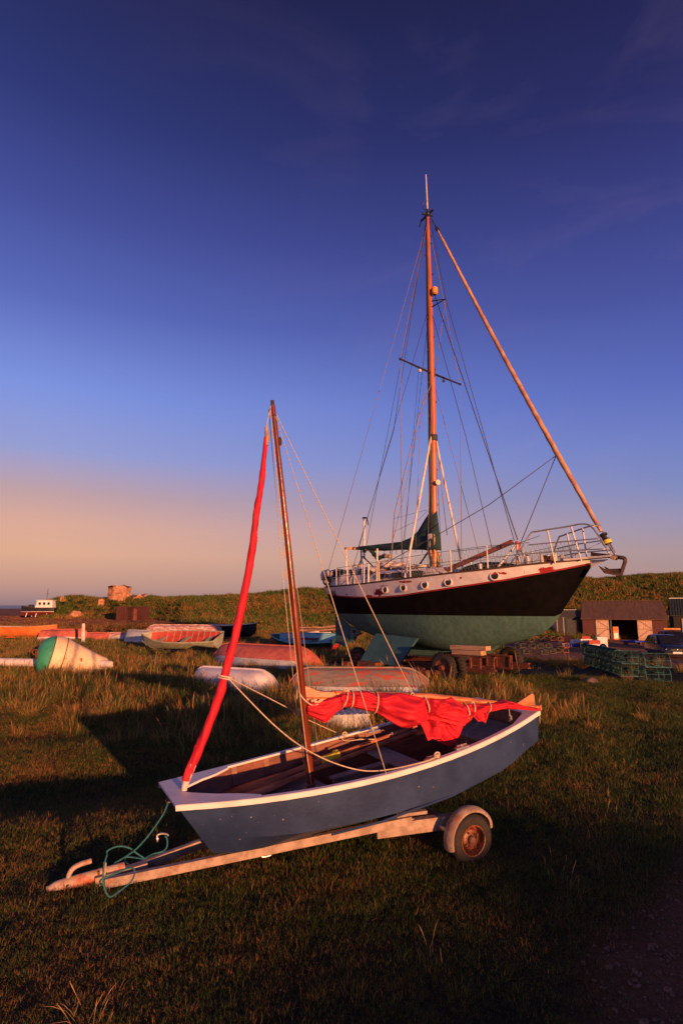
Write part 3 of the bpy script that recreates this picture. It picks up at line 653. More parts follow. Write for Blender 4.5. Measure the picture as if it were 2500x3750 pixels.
def flap(pts, name, thick, off, sag, seed):
    """a fold of cloth hanging from the bundle: top edge pts[0..k], bottom edge pts2, rounded front and back"""
    tops, bots = pts; mb = MB(); nu, nv = 60, 40; G = []
    xs0, xs1 = tops[0][0], tops[-1][0]
    for sgn in (1, -1):
        for i in range(nu+1):
            px = xs0+(xs1-xs0)*i/nu; yt = np.interp(px, *zip(*tops)); yl = np.interp(px, *zip(*bots)); row = []
            for j in range(nv+1):
                v_ = j/nv; a = BP(px, yt+(yl-yt)*v_)
                u_ = i/nu; env = math.sin(math.pi*min(max(u_, .02), .98))**.5*(math.sin(math.pi*(.5+.5*v_))**.6 if v_ > .5 else 1)
                w_ = noise.noise(Vector((u_*2.5+seed, v_*1.5, seed))); fold = .5+.5*math.sin((u_+.25*w_)*(19-7*v_)+v_*4*math.sin(seed)+seed)+.5*noise.noise(Vector((u_*5+seed, v_*3, seed)))-.8*max(0, 1-abs(noise.noise(Vector((u_*3-v_*2+seed*2, v_*2.2, 1))))*6)
                a = a+nloc*(off+sgn*thick*env*(.3+.8*max(0, fold))*(1-.3*v_)) ; row.append(a)
            G.append(row)
        
    V = [p for r_ in G for p in r_]; F = []; W = nv+1
    for h_ in (0, 1):
        o_ = h_*(nu+1)*W
        for i in range(nu):
            for j in range(nv): F.append((o_+i*W+j, o_+(i+1)*W+j, o_+(i+1)*W+j+1, o_+i*W+j+1))
    o_ = (nu+1)*W
    for i in range(nu): F.append((i*W+nv, (i+1)*W+nv, o_+(i+1)*W+nv, o_+i*W+nv)); F.append((i*W, (i+1)*W, o_+(i+1)*W, o_+i*W))
    for j in range(nv): F.append((j, j+1, o_+j+1, o_+j)); F.append((nu*W+j, nu*W+j+1, o_+nu*W+j+1, o_+nu*W+j))
    mb.add(V, F); return dobj(mb, name, red_cloth, main, smooth=True, angle=180)
flap(([(1538,2600),(1600,2600),(1700,2600)], [(1538,2650),(1548,2668),(1566,2714),(1582,2705),(1597,2711),(1630,2728),(1648,2733),(1668,2722),(1684,2690),(1700,2646)]), 'sail_fold', .11, .0, 0, 1.7)
flap(([(1722,2600),(1790,2596)], [(1722,2618),(1735,2628),(1748,2642),(1762,2640),(1775,2648),(1790,2604)]), 'sail_fold', .035, .01, 0, 4.2)
flap(([(1122,2590),(1160,2586),(1252,2560)], [(1122,2614),(1150,2630),(1184,2645),(1200,2636),(1228,2605),(1252,2592)]), 'sail_fold', .05, .035, 0, 6.1)
for tx in (1262, 1284, 1372, 1550, 1697, 1722, 1780):   # rope ties round the bundle
    yt = np.interp(tx, *zip(*UP)); yl = np.interp(tx, *zip(*LO)); 
    if tx in (1697,): yl = 2630
    if tx == 1550: yl = 2612
    slant = {1262:-16, 1284:-6, 1372:-8, 1550:9, 1697:6, 1722:-12, 1780:-4}[tx]
    a = BP(tx-slant*.3, yt-2); b_ = BP(tx+slant, yl); c = (a+b_)/2; hv = (a-b_)/2; hh = hv.length; mb = MB()
    mb.tube([c+hv*1.06*math.sin(q_)+nloc*((.06+.35*hh)*1.0*math.cos(q_)+.01) for q_ in [2*math.pi*j/24 for j in range(25)]], .0065, 6, cap=False)
    if tx in (1262, 1722): mb.sph(a+nloc*.02, .018, 7, 5); mb.torus(a+nloc*.015+Vector((0,0,.012)), nloc, .018, .006, 14, 6)
    dobj(mb, 'sail_tie', cream_rope, dg, smooth=True, angle=180)
mb = MB(); 
for i in range(7): mb.sph(BP(1138+i*6+random.uniform(-3,3), 2568+random.uniform(-8,10), 0)+nloc*.05, .012, 6, 5)
dobj(mb, 'parrel_beads', cream_rope, dg, smooth=True)
line('lashing', spline([BP(1086,2512)+nloc*.03, BP(1090,2530)+nloc*.04, BP(1106,2556)+nloc*.05, BP(1130,2575)+nloc*.06, BP(1150,2578)+nloc*.06, BP(1176,2560)+nloc*.05]), .006, cream_rope)
line('lashing', [BP(1086,2514)+nloc*.03, BP(1084,2558)+nloc*.03], .005, cream_rope)
line('topping_lift', [top+Vector((.02,0,-.05)), BP(1505,2538)+nloc*.03], .0042, cream_rope)
mb = MB(); mb.torus(BP(1503,2541)+nloc*.035, nloc, .014, .005, 14, 6); dobj(mb, 'ring', cream_rope, dg)
# jib sheets
jt = Vector((.480,-.03,.76))
near_pts = [jt]+[DF.pl(px, py, 1, y_) for px, py, y_ in ((1000,2652,-.12),(1130,2750,-.25),(1268,2809,-.40),(1383,2823,-.50))]+[DF.pl(1536,2794,2,-.03), DF.pl(1600,2771,2,-.045)]
line('jib_sheet', spline(near_pts), .0052, cream_rope)
farp = [jt+Vector((0,.05,0))]+[DF.pl(px, py, 1, y_) for px, py, y_ in ((1043,2587,.28),(1130,2637,.42))]+[Vector((1.69,.575,-.045))]
line('jib_sheet', spline(farp), .0045, cream_rope)
tail = [Vector((1.69,.56,-.04)), Vector((1.71,.5,-.1))]+[DF.pl(px, py, 1, .42) for px, py in ((1320,2708),(1383,2706),(1420,2695),(1436,2683),(1441,2700),(1486,2698),(1494,2735),(1497,2780),(1512,2800))]
line('jib_sheet', spline(tail), .005, cream_rope)
mb = MB(); mb.torus(jt+Vector((-.01,0,0)), Vector((.35,0,1)), .056, .006, 24, 6); mb.torus(jt+Vector((-.015,0,-.015)), Vector((.35,0,1)), .055, .005, 24, 6); dobj(mb, 'jib_lashing', white_cloth, dg, smooth=True)
for (px, py) in ((1600,2769),(1262,2693)):
    c = DF.pl(px, py, 2, -.035); mb = MB(); mb.sph(c, .018, 8, 6); mb.torus(c+Vector((0,0,.01)), (.3,1,.2), .02, .0065, 14, 6); dobj(mb, 'rope_knot', cream_rope, dg, smooth=True)
for (px, py, s_) in ((1580,2779,1),(1690,2737,1),(1368,2678,-1)):
    c = DF.pl(px, py, 2, -.06); mb = MB(); mb.box(c, (.13,.035,.014)); mb.bar(c+Vector((-.05,0,.02)), c+Vector((.05,0,.02)), .012, .01); mb.box(c+Vector((0,0,.012)), (.02,.016,.02)); dobj(mb, 'cleat', steel, dg, bevel=.002)
line('mainsheet', spline([DF.pl(1755,2628,1,-.05), DF.pl(1741,2660,1,-.05), DF.pl(1712,2680,1,-.05), DF.pl(1708,2710,1,-.08), DF.pl(1702,2740,1,-.1)]), .004, steel)
mb = MB(); a = BP(1862,2595); mb.tube([a, a+Vector((0,0,-.06))], .004, 6); mb.box(a+Vector((0,0,-.085)), (.02,.03,.05)); mb.sph(a+Vector((0,0,-.11)), .016, 8, 6); dobj(mb, 'mainsheet_block', steel, dg)
line('boom_lanyard', [BP(1972,2592), BP(1970,2625)+nloc*.02, BP(1971,2648)+nloc*.02], .003, cream_rope)
mb = MB(); c = DF.pl(618,2930,0,.0); mb.torus(c, (0,1,.2), .018, .005, 14, 6); mb.box(c+Vector((.012,0,.02)), (.02,.03,.03)); dobj(mb, 'bow_ring', varnish2, dg)
mb = MB(); mb.tube([(1.0,-.565,-.38),(1.4,-.585,-.402),(2.1,-.545,-.408),(2.7,-.475,-.372),(3.26,-.39,-.25)], .009, 6); mb.tube([(.16,.3,-.3),(.5,.47,-.352),(.9,.555,-.375),(1.4,.585,-.402),(2.1,.545,-.408),(2.7,.475,-.372),(3.26,.39,-.25)], .009, 6)
dobj(mb, 'chine_strip', blue_paint, dg, smooth=True)
mb = MB(); mb.prism([(.99,-.6015,-.21),(1.05,-.606,-.21),(1.05,-.595,-.33),(.995,-.588,-.33)], (0,-.002,0)); 
# oar lying along the far side
oar = thing('oar', 'long wooden oar with a yellow collar lying along the inside of the blue dinghy', 'oar')
def wl(p): return DO+du*p[0]+dv*p[1]+dw*p[2]
def wobj(mb, name, mat, parent=None, **k):
    base = parent.location.copy() if parent else Vector((0,0,0))
    mb.v = [tuple(Vector(p)-base) for p in mb.v]; return mb.build(name, mat, parent, **k)
oa, ob = Vector((.44,.30,-.235)), Vector((2.5,.46,-.125)); oar.location = wl(oa)
mb = MB(); mb.tube([wl(oa.lerp(ob, f)) for f in (.2,.5,1)], [.022,.024,.019], 10); wobj(mb, 'loom', varnish2, oar, smooth=True)
mb = MB(); rings = []
for f, w_ in ((-.02,.045),(.05,.068),(.15,.066),(.24,.045),(.30,.022)):
    c = oa.lerp(ob, f); rings.append([wl(c+Vector((0, math.cos(q_)*w_, math.sin(q_)*.012+.35*math.cos(q_)*w_))) for q_ in [2*math.pi*j/12 for j in range(12)]])
mb.loft(rings); wobj(mb, 'blade', varnish2, oar, smooth=True)
mb = MB(); cpt = [wl(oa.lerp(ob, f)) for f in (.462,.466,.535,.539)]; mb.tube(cpt, [.05,.036,.036,.052], 16); mb.tube([wl(oa.lerp(ob, .535)), wl(oa.lerp(ob, .55))], .052, 16); wobj(mb, 'collar', yellow_pl, oar, smooth=True)
oar2 = thing('oar', 'second oar under the first, its plain blade nearest the bow of the blue dinghy', 'oar')
oa, ob = Vector((.5,.18,-.245)), Vector((2.45,.40,-.15)); oar2.location = wl(oa)
mb = MB(); mb.tube([wl(oa.lerp(ob, f)) for f in (.2,.5,1)], [.02,.022,.018], 10); wobj(mb, 'loom', varnish2, oar2, smooth=True)
mb = MB(); rings = []
for f, w_ in ((-.02,.05),(.05,.07),(.15,.066),(.24,.045),(.30,.022)):
    c = oa.lerp(ob, f); rings.append([wl(c+Vector((0, math.cos(q_)*w_, math.sin(q_)*.010+.1*math.cos(q_)*w_))) for q_ in [2*math.pi*j/12 for j in range(12)]])
mb.loft(rings); wobj(mb, 'blade', varnish2, oar2, smooth=True)

# ------------------------------------------------------------------ its road trailer (built in the dinghy's own slope)
tr = thing('boat_trailer', 'galvanised road trailer with a rusty coupling carrying the blue dinghy', 'trailer')
tr.matrix_world = Frame(DO-dw*BASE, du, dv, dw).mat()
def tobj(mb, name, mat, parent=None, **k):
    mb.v = [(p[0], p[1], p[2]+BASE) for p in mb.v]; return mb.build(name, mat, parent or tr, **k)
ZB = -.503
mb = MB(); mb.bar((-.44,.10,ZB), (1.72,-.50,ZB), .045, .062); o_ = tobj(mb, 'side_beam', galv, bevel=.004)
mb = MB(); mb.bar((-.30,.20,ZB-.012), (1.80,.48,ZB-.012), .045, .062); tobj(mb, 'side_beam', galv, bevel=.004)
for a_ in (((1.72,-.50,ZB-.02), (1.80,.48,ZB-.02), .05, .05), ((.62,-.17,ZB-.02), (.66,.33,ZB-.02), .04, .04)):
    mb = MB(); mb.bar(*a_); tobj(mb, 'cross_beam', galv, bevel=.004)
for a_ in (((1.45,-.40,ZB-.035), (2.12,-.60,ZB-.075), .07, .10), ((1.5,.42,ZB-.035), (2.2,.5,ZB-.075), .07, .10)):
    mb = MB(); mb.bar(*a_); tobj(mb, 'suspension_arm', galv, bevel=.006)
mb = MB(); mb.cyl((2.06,-.66,ZB-.13), (2.16,.60,ZB-.13), .028, 12); tobj(mb, 'axle', galv, smooth=True)
for a_ in (((1.62,-.44,ZB+.045), (1.86,-.51,ZB+.03), .05, .025), ((1.66,.40,ZB+.045), (1.9,.44,ZB+.03), .05, .025)):
    mb = MB(); mb.bar(*a_); tobj(mb, 'bunk_bracket', galv, bevel=.003)
mb = MB(); mb.cyl((1.93,-.66,ZB-.085), (1.93,-.55,ZB-.085), .02, 10); mb.cyl((1.93,-.69,ZB-.085), (1.93,-.66,ZB-.085), .03, 6); tobj(mb, 'mudguard_bolt', steel)
# drawbar and coupling
mb = MB(); mb.bar((-.5,.17,ZB+.0), (-.15,.155,ZB-.002), .07, .07); tobj(mb, 'drawbar', galv, bevel=.004)
mb = MB(); prof = [(-.80,.012,-.012),(-.785,.028,.012),(-.75,.034,.026),(-.70,.034,.032),(-.62,.036,.034),(-.48,.038,.036),(-.30,.038,.036)]
mb.loft([[Vector((x_, .245+(x_+.8)*-.11+w_*math.cos(q_), ZB+.012+(x_+.55)*.0+max(-.03, h_*1.05*math.sin(q_)))) for q_ in [2*math.pi*j/16 for j in range(16)]] for x_, w_, h_ in [(a, b_, abs(c)+.012) for a, b_, c in prof]])
coup = tobj(mb, 'coupling', material('rusty_galvanised', (.5,.36,.28), (.38,.25,.18), .6, 16, c3=(.42,.09,.04), s3=9, lo3=.5, hi3=.62), smooth=True, bevel=0)
mb = MB(); mb.bar((-.475,.209,ZB+.012), (-.462,.2075,ZB+.012), .088, .092); tobj(mb, 'coupling_strap', rust, coup)
mb = MB(); mb.box((-.665,.2,ZB+.018), (.03,.008,.014)); tobj(mb, 'slot', black_pl, coup)
mb = MB(); mb.box((-.60,.195,ZB+.014), (.014,.008,.014)); tobj(mb, 'bolt', rust, coup)
mb = MB(); mb.tube(spline([(-.665,.235,ZB+.03),(-.655,.235,ZB+.075),(-.63,.235,ZB+.105),(-.59,.235,ZB+.117),(-.51,.232,ZB+.12)]), .0175, 10); mb.sph((-.668,.235,ZB+.035), .026, 10, 8); tobj(mb, 'handbrake_lever', coup.data.materials[0], coup, smooth=True)
mb = MB(); mb.box((-.37,.139,ZB+.018), (.15,.003,.03), -.11); tobj(mb, 'warning_label', material('red_label', (.7,.06,.05), (.6,.05,.04), .4, 8), coup)
mb = MB(); mb.box((-.37,.1368,ZB+.024), (.11,.0015,.005), -.11); mb.box((-.365,.1368,ZB+.013), (.08,.0015,.005), -.11); tobj(mb, 'label_print', material('label_print', (.8,.6,.5), None, .5, 8), coup)
mb = MB(); mb.bar((-.435,.115,ZB+.13), (-.435,.115,ZB-.045), .028, .02, (1,0,0)); mb.bar((-.44,.085,ZB-.02), (-.44,.085,ZB-.085), .042, .03, (1,0,0)); tobj(mb, 'prop_stand', galv, bevel=.003)
mb = MB(); mb.tube(spline([(.60,-.185,ZB-.03),(.605,-.19,ZB-.045),(.66,-.2,ZB-.045),(.665,-.2,ZB-.03)]), .005, 6); tobj(mb, 'tie_down_loop', steel)
mb = MB(); mb.bar((1.0,-.3,ZB+.022), (1.0,.36,ZB+.022), .06, .03); tobj(mb, 'keel_chock', rubber)
# wheels with mudguards
def wheel(cx_, cy_, cz_, side):
    c = Vector((cx_, cy_, cz_)); ax = Vector((0, side, 0)); wh = thing('wheel', None, None); wh.parent = tr; wh.location = c+Vector((0,0,BASE))
    wh.rotation_euler = (0, 0, R(-2.5)); wh.scale = (.94, .94, .94)
    mb = MB(); mb.lathe((0,0,0), ax, [(-.05,.115),(-.058,.135),(-.06,.16),(-.055,.178),(-.04,.188),(-.02,.1905),(.02,.1905),(.04,.188),(.055,.178),(.06,.16),(.058,.135),(.05,.115)], 48)
    tyre = mb.build('tyre', rubber, wh, smooth=True, angle=50)
    mb = MB()
    for i in range(60):
        a = 2*math.pi*i/60
        for k in (-.036, -.014, .014, .036):
            a2 = a+(.5*2*math.pi/60 if k in (-.014, .036) else 0); d = Vector((math.cos(a2), 0, math.sin(a2)))
            tt = Vector((-d.z, 0, d.x)); p = d*.1915+Vector((0,k,0)); M = Matrix((tt, Vector((0,1,0)), d)).transposed(); mb.box(p, (.013,.017,.006), mat=M)
    mb.build('tread', rubber, tyre)
    mb = MB(); mb.lathe((0,0,0), ax, [(.052,.121),(.060,.119),(.058,.110),(.025,.104),(-.012,.100),(-.008,.088),(.022,.074),(.030,.055),(.018,.044),(.02,.0005)], 40)
    rim = mb.build('rim', rim_paint, wh, smooth=True, angle=40)
    mb = MB()
    for i in range(4):
        a = 2*math.pi*i/4+.4; d = Vector((math.cos(a), 0, math.sin(a))); mb.cyl(d*.062+ax*.022, d*.062+ax*.04, .0095, 6)
    mb.lathe((0,0,0), ax, [(.01,.034),(.042,.032),(.052,.024),(.054,.0005)], 20); mb.build('hub_cap', material('greasy_hub', (.07,.04,.03), (.15,.07,.05), .5, 10), wh, smooth=True, angle=30)
    # mudguard
    mb = MB(); rings = []; cc = c
    for i in range(25):
        a = R(6+182*i/24)
        d = Vector((math.cos(a), 0, math.sin(a))); r_ = .220+.012*math.cos(a); w_ = .05*min(1, (i+3)/6)
        sec = []
        for y_, dr in ((-w_, -.026), (-w_-.004, -.010), (-w_*.75, .004), (0, .01), (w_*.75, .004), (w_+.004, -.010), (w_, -.03)): sec.append(cc+d*(r_+dr)+Vector((0,y_-side*.008,0)))
        for y_, dr in ((w_-.003, -.03), (w_*.95, -.012), (w_*.7, 0), (0, .006), (-w_*.7, 0), (-w_*.95, -.012), (-w_+.003, -.026)): sec.append(cc+d*(r_+dr)+Vector((0,y_-side*.008,0)))
        rings.append(sec)
    mb.loft(rings); tobj(mb, 'mudguard', galv, smooth=True, angle=50)
wheel(2.075, -.735, -.665, -1); wheel(2.17, .70, -.65, 1)
# teal painter from the bow ring, looped about the prop stand
rp = [DF.pl(618,2934,0,-.01), DF.pl(596,2985,0,-.1), DF.pl(566,3020,0,-.2)]
def G(px, py, Y): return DF.loc(CAM+ray(px, py)*(Y/ray(px, py).y))
rp = [DF.loc(DO+du*0)*0]
path = [(618,2934,3.86),(600,2978,3.85),(575,3017,3.83),(540,3065,3.82),(498,3110,3.81),(450,3144,3.82),(420,3160,3.84)]
mb = MB(); mb.tube(spline([CAM+ray(a, b_)*(Y/ray(a, b_).y) for a, b_, Y in path]), .005, 8)
path = [(393,3135,3.74),(393,3118,3.74),(412,3106,3.76),(440,3099,3.78),(475,3106,3.82),(500,3124,3.86),(528,3145,3.88),(490,3140,3.92),(462,3139,3.92),(460,3152,3.9),(470,3163,3.86)]
mb.tube(spline([CAM+ray(a, b_)*(Y/ray(a, b_).y) for a, b_, Y in path]), .0048, 8)
path = [(393,3130,3.70),(382,3170,3.66),(378,3225,3.64),(388,3265,3.64),(405,3284,3.66),(440,3262,3.70),(482,3226,3.76),(494,3192,3.80),(478,3178,3.76),(430,3196,3.70),(370,3222,3.66),(376,3238,3.9),(392,3196,3.98)]
mb.tube(spline([CAM+ray(a, b_)*(Y/ray(a, b_).y) for a, b_, Y in path]), .005, 8)
path = [(528,3145,3.88),(560,3128,4.0),(596,3118,4.05),(612,3100,4.08),(612,3072,4.08),(605,3062,4.08)]
mb.tube(spline([CAM+ray(a, b_)*(Y/ray(a, b_).y) for a, b_, Y in path]), .005, 8)
rope = mb.build('painter_rope', teal_rope, smooth=True, angle=180); tag(rope, 'teal rope from the dinghy bow looped around the trailer prop stand', 'rope')
mb = MB(); path = [(576,3073,4.06),(576,3060,4.06),(590,3053,4.07),(612,3055,4.08),(617,3062,4.08)]
mb.tube(spline([CAM+ray(a, b_)*(Y/ray(a, b_).y) for a, b_, Y in path]), .006, 8); p = CAM+ray(577,3074)*(4.06/ray(577,3074).y); mb.sph(p, .012, 8, 6, (.7,.7,1.5))
mb.build('snap_hook', steel, rope, smooth=True)

# ------------------------------------------------------------------ the yacht on its trolley
YO = Vector((.009, 20.088, 0)); YH = -.832; YL = 8.6
yu = Vector((math.cos(YH), math.sin(YH), 0)); yv = Vector((-math.sin(YH), math.cos(YH), 0)); yw = Vector((0,0,1))
YF = Frame(YO, yu, yv, yw)
yt = thing('yacht', 'black, white and green steel sailing yacht with red paint patches propped on a rusty trolley', 'yacht', tuple(YO), YH)
def yb(X): return float(np.interp(X, [-.42,-.3,0,.17,1,2.1,3.49,4.3,4.85,5.73,6.57,7.03,7.38,7.94,8.33,8.6,8.76], [.05,.42,.76,.85,1.1,1.295,1.418,1.445,1.425,1.32,1.139,.944,.799,.463,.217,.07,.01]))
def ysheer(X): return float(np.interp(X, [-.42,.17,2.1,3.49,4.85,5.73,6.57,7.03,7.38,7.94,8.33,8.76], [2.50,2.505,2.53,2.597,2.672,2.736,2.79,2.832,2.872,2.925,2.955,2.985]))
def ywhite(X): return float(np.interp(X, [-.42,0,1.0,1.76,2.95,3.97,5.2,6.25,7.02,7.36,7.93,8.58,8.76], [2.30,2.27,2.19,2.15,2.131,2.178,2.309,2.43,2.53,2.60,2.712,2.849,2.89]))
def ykeel(X): return float(np.interp(X, [-.42,-.3,0,.39,.98,1.82,2.9,4,5.04,5.78,6.8,7.44,7.72,7.9,8.3,8.6,8.74,8.76], [1.95,1.84,1.55,1.34,1.12,.92,.76,.67,.66,.785,1.02,1.24,1.47,1.69,2.23,2.63,2.82,2.9]))
WLZ = 1.655
def ywid(X, z):
    zs, zk = ysheer(X), ykeel(X); t_ = min(max((z-zk)/(zs-zk+1e-6), 0), 1)
    p = float(np.interp(X, [-.4,.5,2,4.5,6,7,7.8,8.7], [.55,.5,.42,.38,.5,.68,.85,1]))
    return yb(X)*t_**p
XS = [-.42,-.38,-.3,-.15,0,.2,.5]+list(np.linspace(.9, 7.2, 28))+[7.36,7.5,7.64,7.78,7.92,8.06,8.2,8.33,8.45,8.55,8.65,8.72]
def yrow(X):
    zs, zk, zw = ysheer(X), ykeel(X), ywhite(X); wl = max(WLZ, zk+.004)
    zw = max(zw, wl+.01); zs2 = max(zs, zw+.02)
    r_ = [zs2, zw+(zs2-zw)*.6, zw+(zs2-zw)*.3, zw+.04, zw, zw-(zw-wl)*.33, zw-(zw-wl)*.66, wl]
    for f in (.9,.78,.64,.5,.36,.22,.12,.05,.015,0): r_.append(zk+(wl-zk)*f)
    return r_
mb = MB(); mats = [y_white, y_red, y_black, y_green]
cols_ = []
for X in XS:
    zr = yrow(X); cols_.append([[Vector((X, sgn*max(ywid(X, z), .004 if z > ykeel(X)+.001 else 0), z)) for z in zr] for sgn in (-1, 1)])
nrw = len(cols_[0][0])
for k, sgn in enumerate((-1, 1)):
    for j in range(nrw-1):
        mb.cur = 0 if j < 3 else (1 if j == 3 else (2 if j < 7 else 3))
        V = []; F = []
        for i in range(len(XS)): V += [cols_[i][k][j], cols_[i][k][j+1]]
        for i in range(len(XS)-1): F.append((2*i, 2*i+2, 2*i+3, 2*i+1))
        mb.add(V, F)
yhull = mb.build('hull', mats, yt, smooth=True, angle=60)
import bmesh
bm = bmesh.new(); bm.from_mesh(yhull.data); bmesh.ops.remove_doubles(bm, verts=bm.verts, dist=.0008); bmesh.ops.recalc_face_normals(bm, faces=bm.faces); bm.to_mesh(yhull.data); bm.free()
mb = MB(); F = []; V = []
for X in XS: V += [Vector((X, -yb(X)+.01, ysheer(X)-.03)), Vector((X, 0, ysheer(X)+.02)), Vector((X, yb(X)-.01, ysheer(X)-.03))]
for i in range(len(XS)-1):
    for j in (0, 1): F.append((3*i+j, 3*i+j+1, 3*i+j+4, 3*i+j+3))
mb.add(V, F); mb.build('deck', decky, yt)
for sgn in (-1, 1):
    mb = MB(); mb.tube([Vector((X, sgn*(yb(X)-.01), ysheer(X)+.018)) for X in XS[3:-2]], .028, 6); mb.build('toe_rail', dark_timber, yt, smooth=True)
# faint scratched lettering by the bow
def text(body, size, name, mat, parent, M, ext=.002):
    cu = bpy.data.curves.new(name, 'FONT'); cu.body = body; cu.size = size; cu.extrude = ext; cu.align_x = 'LEFT'; cu.resolution_u = 3
    tmp = bpy.data.objects.new(name, cu); dg_ = bpy.context.evaluated_depsgraph_get(); col.objects.link(tmp); dg_.update()
    me = bpy.data.meshes.new_from_object(tmp.evaluated_get(dg_)); bpy.data.objects.remove(tmp)
    o = bpy.data.objects.new(name, me); col.objects.link(o); o.parent = parent; me.materials.clear(); me.materials.append(mat); o.matrix_local = M; return o
p0 = YF.pl(1918,2099,1,-.76); ca = math.atan2(.44,.55)
tx_ = (Vector((7.92,-.463,2.73))-Vector((7.38,-.799,2.66))).normalized(); up_ = Vector((.0,-.10,1)).normalized(); nz_ = tx_.cross(up_).normalized(); up_ = nz_.cross(tx_)
pb_ = Vector((7.38, -ywid(7.38,2.69)-.012, 2.69))
Mt = Matrix((tx_, up_, nz_)).transposed().to_4x4(); Mt.translation = pb_
text("WANI", .17, 'name_lettering', material('faded_lettering', (.68,.5,.46), None, .6, 8), yt, Mt)
# portholes
for i, (X, z) in enumerate(((.62,2.35),(3.32,2.372),(4.05,2.41),(4.81,2.47),(5.53,2.525),(6.75,2.648))):
    for sgn in (-1, 1):
        y = sgn*ywid(X, z); n_ = Vector((0, sgn, 0)); e = .05
        tx2 = Vector((2*e, sgn*(ywid(X+e,z)-ywid(X-e,z)), 0)).normalized(); nrm_ = Vector((tx2.y*-sgn, tx2.x*sgn, 0)) 
        nrm_ = Vector((-tx2.y, tx2.x, 0)); nrm_ = nrm_ if nrm_.y*sgn > 0 else -nrm_
        c = Vector((X, y, z)); mb = MB(); mb.lathe(c, nrm_, [(-.03,.12),(.028,.118),(.032,.108),(.030,.092),(-.01,.088)], 28)
        ph = mb.build('porthole', cream if i else black_pl, yt, smooth=True, angle=40)
        mb = MB(); mb.lathe(c, nrm_, [(.012,.093),(.014,.0005)], 24); mb.build('glass', glass_dark, ph)
# keels, rudder, propeller
def slab(pts, th, name, mat, side_off):
    mb = MB(); q4 = [Vector(p) for p in pts]; mb.prism([p+Vector((0,-th/2,0)) for p in q4], (0, th, 0)); return mb.build(name, mat, yt, bevel=.02)
for sgn in (-1, 1):
    mb = MB(); A = [Vector((2.62, sgn*1.0, 1.10)), Vector((4.25, sgn*1.0, 1.02)), Vector((3.72, sgn*1.25, .245)), Vector((2.2, sgn*1.25, .29))]
    mb.prism([p-Vector((0,sgn*.05,0)) for p in A], (0, sgn*.1, 0)); mb.build('bilge_keel', y_teal, yt, bevel=.025)
slab([(-.30,0,1.62),(.35,0,1.28),(.50,0,1.12),(.27,0,.53),(-.30,0,.64)], .07, 'rudder', y_teal, 0)
slab([(.45,0,1.25),(.95,0,1.1),(.6,0,.72),(.42,0,.72)], .06, 'skeg', y_green, 0)
slab([(1.9,0,1.0),(6.2,0,.9),(5.6,0,.5),(2.3,0,.45)], .16, 'keel', y_green, 0)
mb = MB(); mb.cyl((.62,0,.95),(.95,0,1.0),.035,10)
for k in range(3):
    a = k*2.094; d = Vector((0, math.cos(a), math.sin(a))); mb.prism([Vector((.66,0,.955))+d*.03, Vector((.70,0,.955))+d*.12+d.cross(Vector((1,0,0)))*.05, Vector((.66,0,.955))+d*.2, Vector((.62,0,.955))+d*.12-d.cross(Vector((1,0,0)))*.05], (.012,0,0))
mb.build('propeller', rust, yt)
# cabin
def house(X0, X1, w0, w1, z0, z1a, z1b, name, mat):
    mb = MB(); rings = []
    for X, w_, z1 in ((X0, w0, z1a), (X0+.05, w0, z1a+.015), ((X0+X1)/2, (w0+w1)/2, (z1a+z1b)/2+.02), (X1-.2, w1, z1b), (X1+.12, w1*.92, z1b-.22)):
        rings.append([Vector((X, -w_, z0)), Vector((X, -w_+.03, z1-.09)), Vector((X, -w_+.1, z1-.02)), Vector((X, 0, z1+.04)), Vector((X, w_-.1, z1-.02)), Vector((X, w_-.03, z1-.09)), Vector((X, w_, z0))])
    mb.loft(rings); return mb.build(name, mat, yt, smooth=True, angle=35)
cab = house(1.5, 4.75, .86, .78, 2.5, 2.93, 2.98, 'cabin', y_white_plain := material('cabin_white', (.82,.72,.67), (.66,.56,.5), .5, 6, c3=(.34,.06,.04), s3=6, lo3=.66, hi3=.7))
dgh = house(1.35, 2.35, .8, .76, 2.5, 3.13, 3.10, 'doghouse', y_white_plain)
for (X, w_, z, hx, hz) in ((2.75,-.862,2.79,.2,.075),(3.35,-.85,2.80,.24,.08),(4.05,-.825,2.82,.26,.08),(1.85,-.8,2.9,.22,.12),(2.15,-.80,2.9,.1,.1)):
    for sgn in (1, -1):
        mb = MB(); c = Vector((X, w_*sgn, z))
        pts = [c+Vector((hx*math.copysign(abs(math.cos(a))**.5, math.cos(a)), 0, hz*math.copysign(abs(math.sin(a))**.6, math.sin(a)))) for a in [2*math.pi*i/20 for i in range(20)]]
        mb.prism([p+Vector((0,sgn*.02,0)) for p in pts], (0, -sgn*.035, 0)); mb.build('cabin_window', glass_dark, cab)
mb = MB()
for k, (X, y_, z, sx, sy, sz) in enumerate(((2.35,-.1,3.2,.34,.34,.10),(2.75,.0,3.14,.32,.4,.11),(3.15,-.1,3.08,.25,.3,.08),(2.5,-.45,3.15,.26,.16,.07))):
    m2 = MB(); m2.sph((X,y_,z), 1, 20, 12, (sx, sy, sz)); mb.add([Vector(p)+Vector((0,0,.05*noise.noise(Vector(p)*7)+.04*noise.noise(Vector(p)*15))) for p in m2.v], m2.f)
mb.build('folded_cover', white_cloth, cab, smooth=True, angle=180)
mb = MB(); mb.box((3.6,-.2,3.08), (.5,.45,.07)); mb.build('hatch', cream, cab, bevel=.02)
mb = MB(); mb.tube(spline([(2.9,-.62,3.0),(2.95,-.62,3.06),(3.7,-.6,3.07),(3.75,-.6,3.01)]), .018, 6); mb.build('handrail', cream, cab, smooth=True)
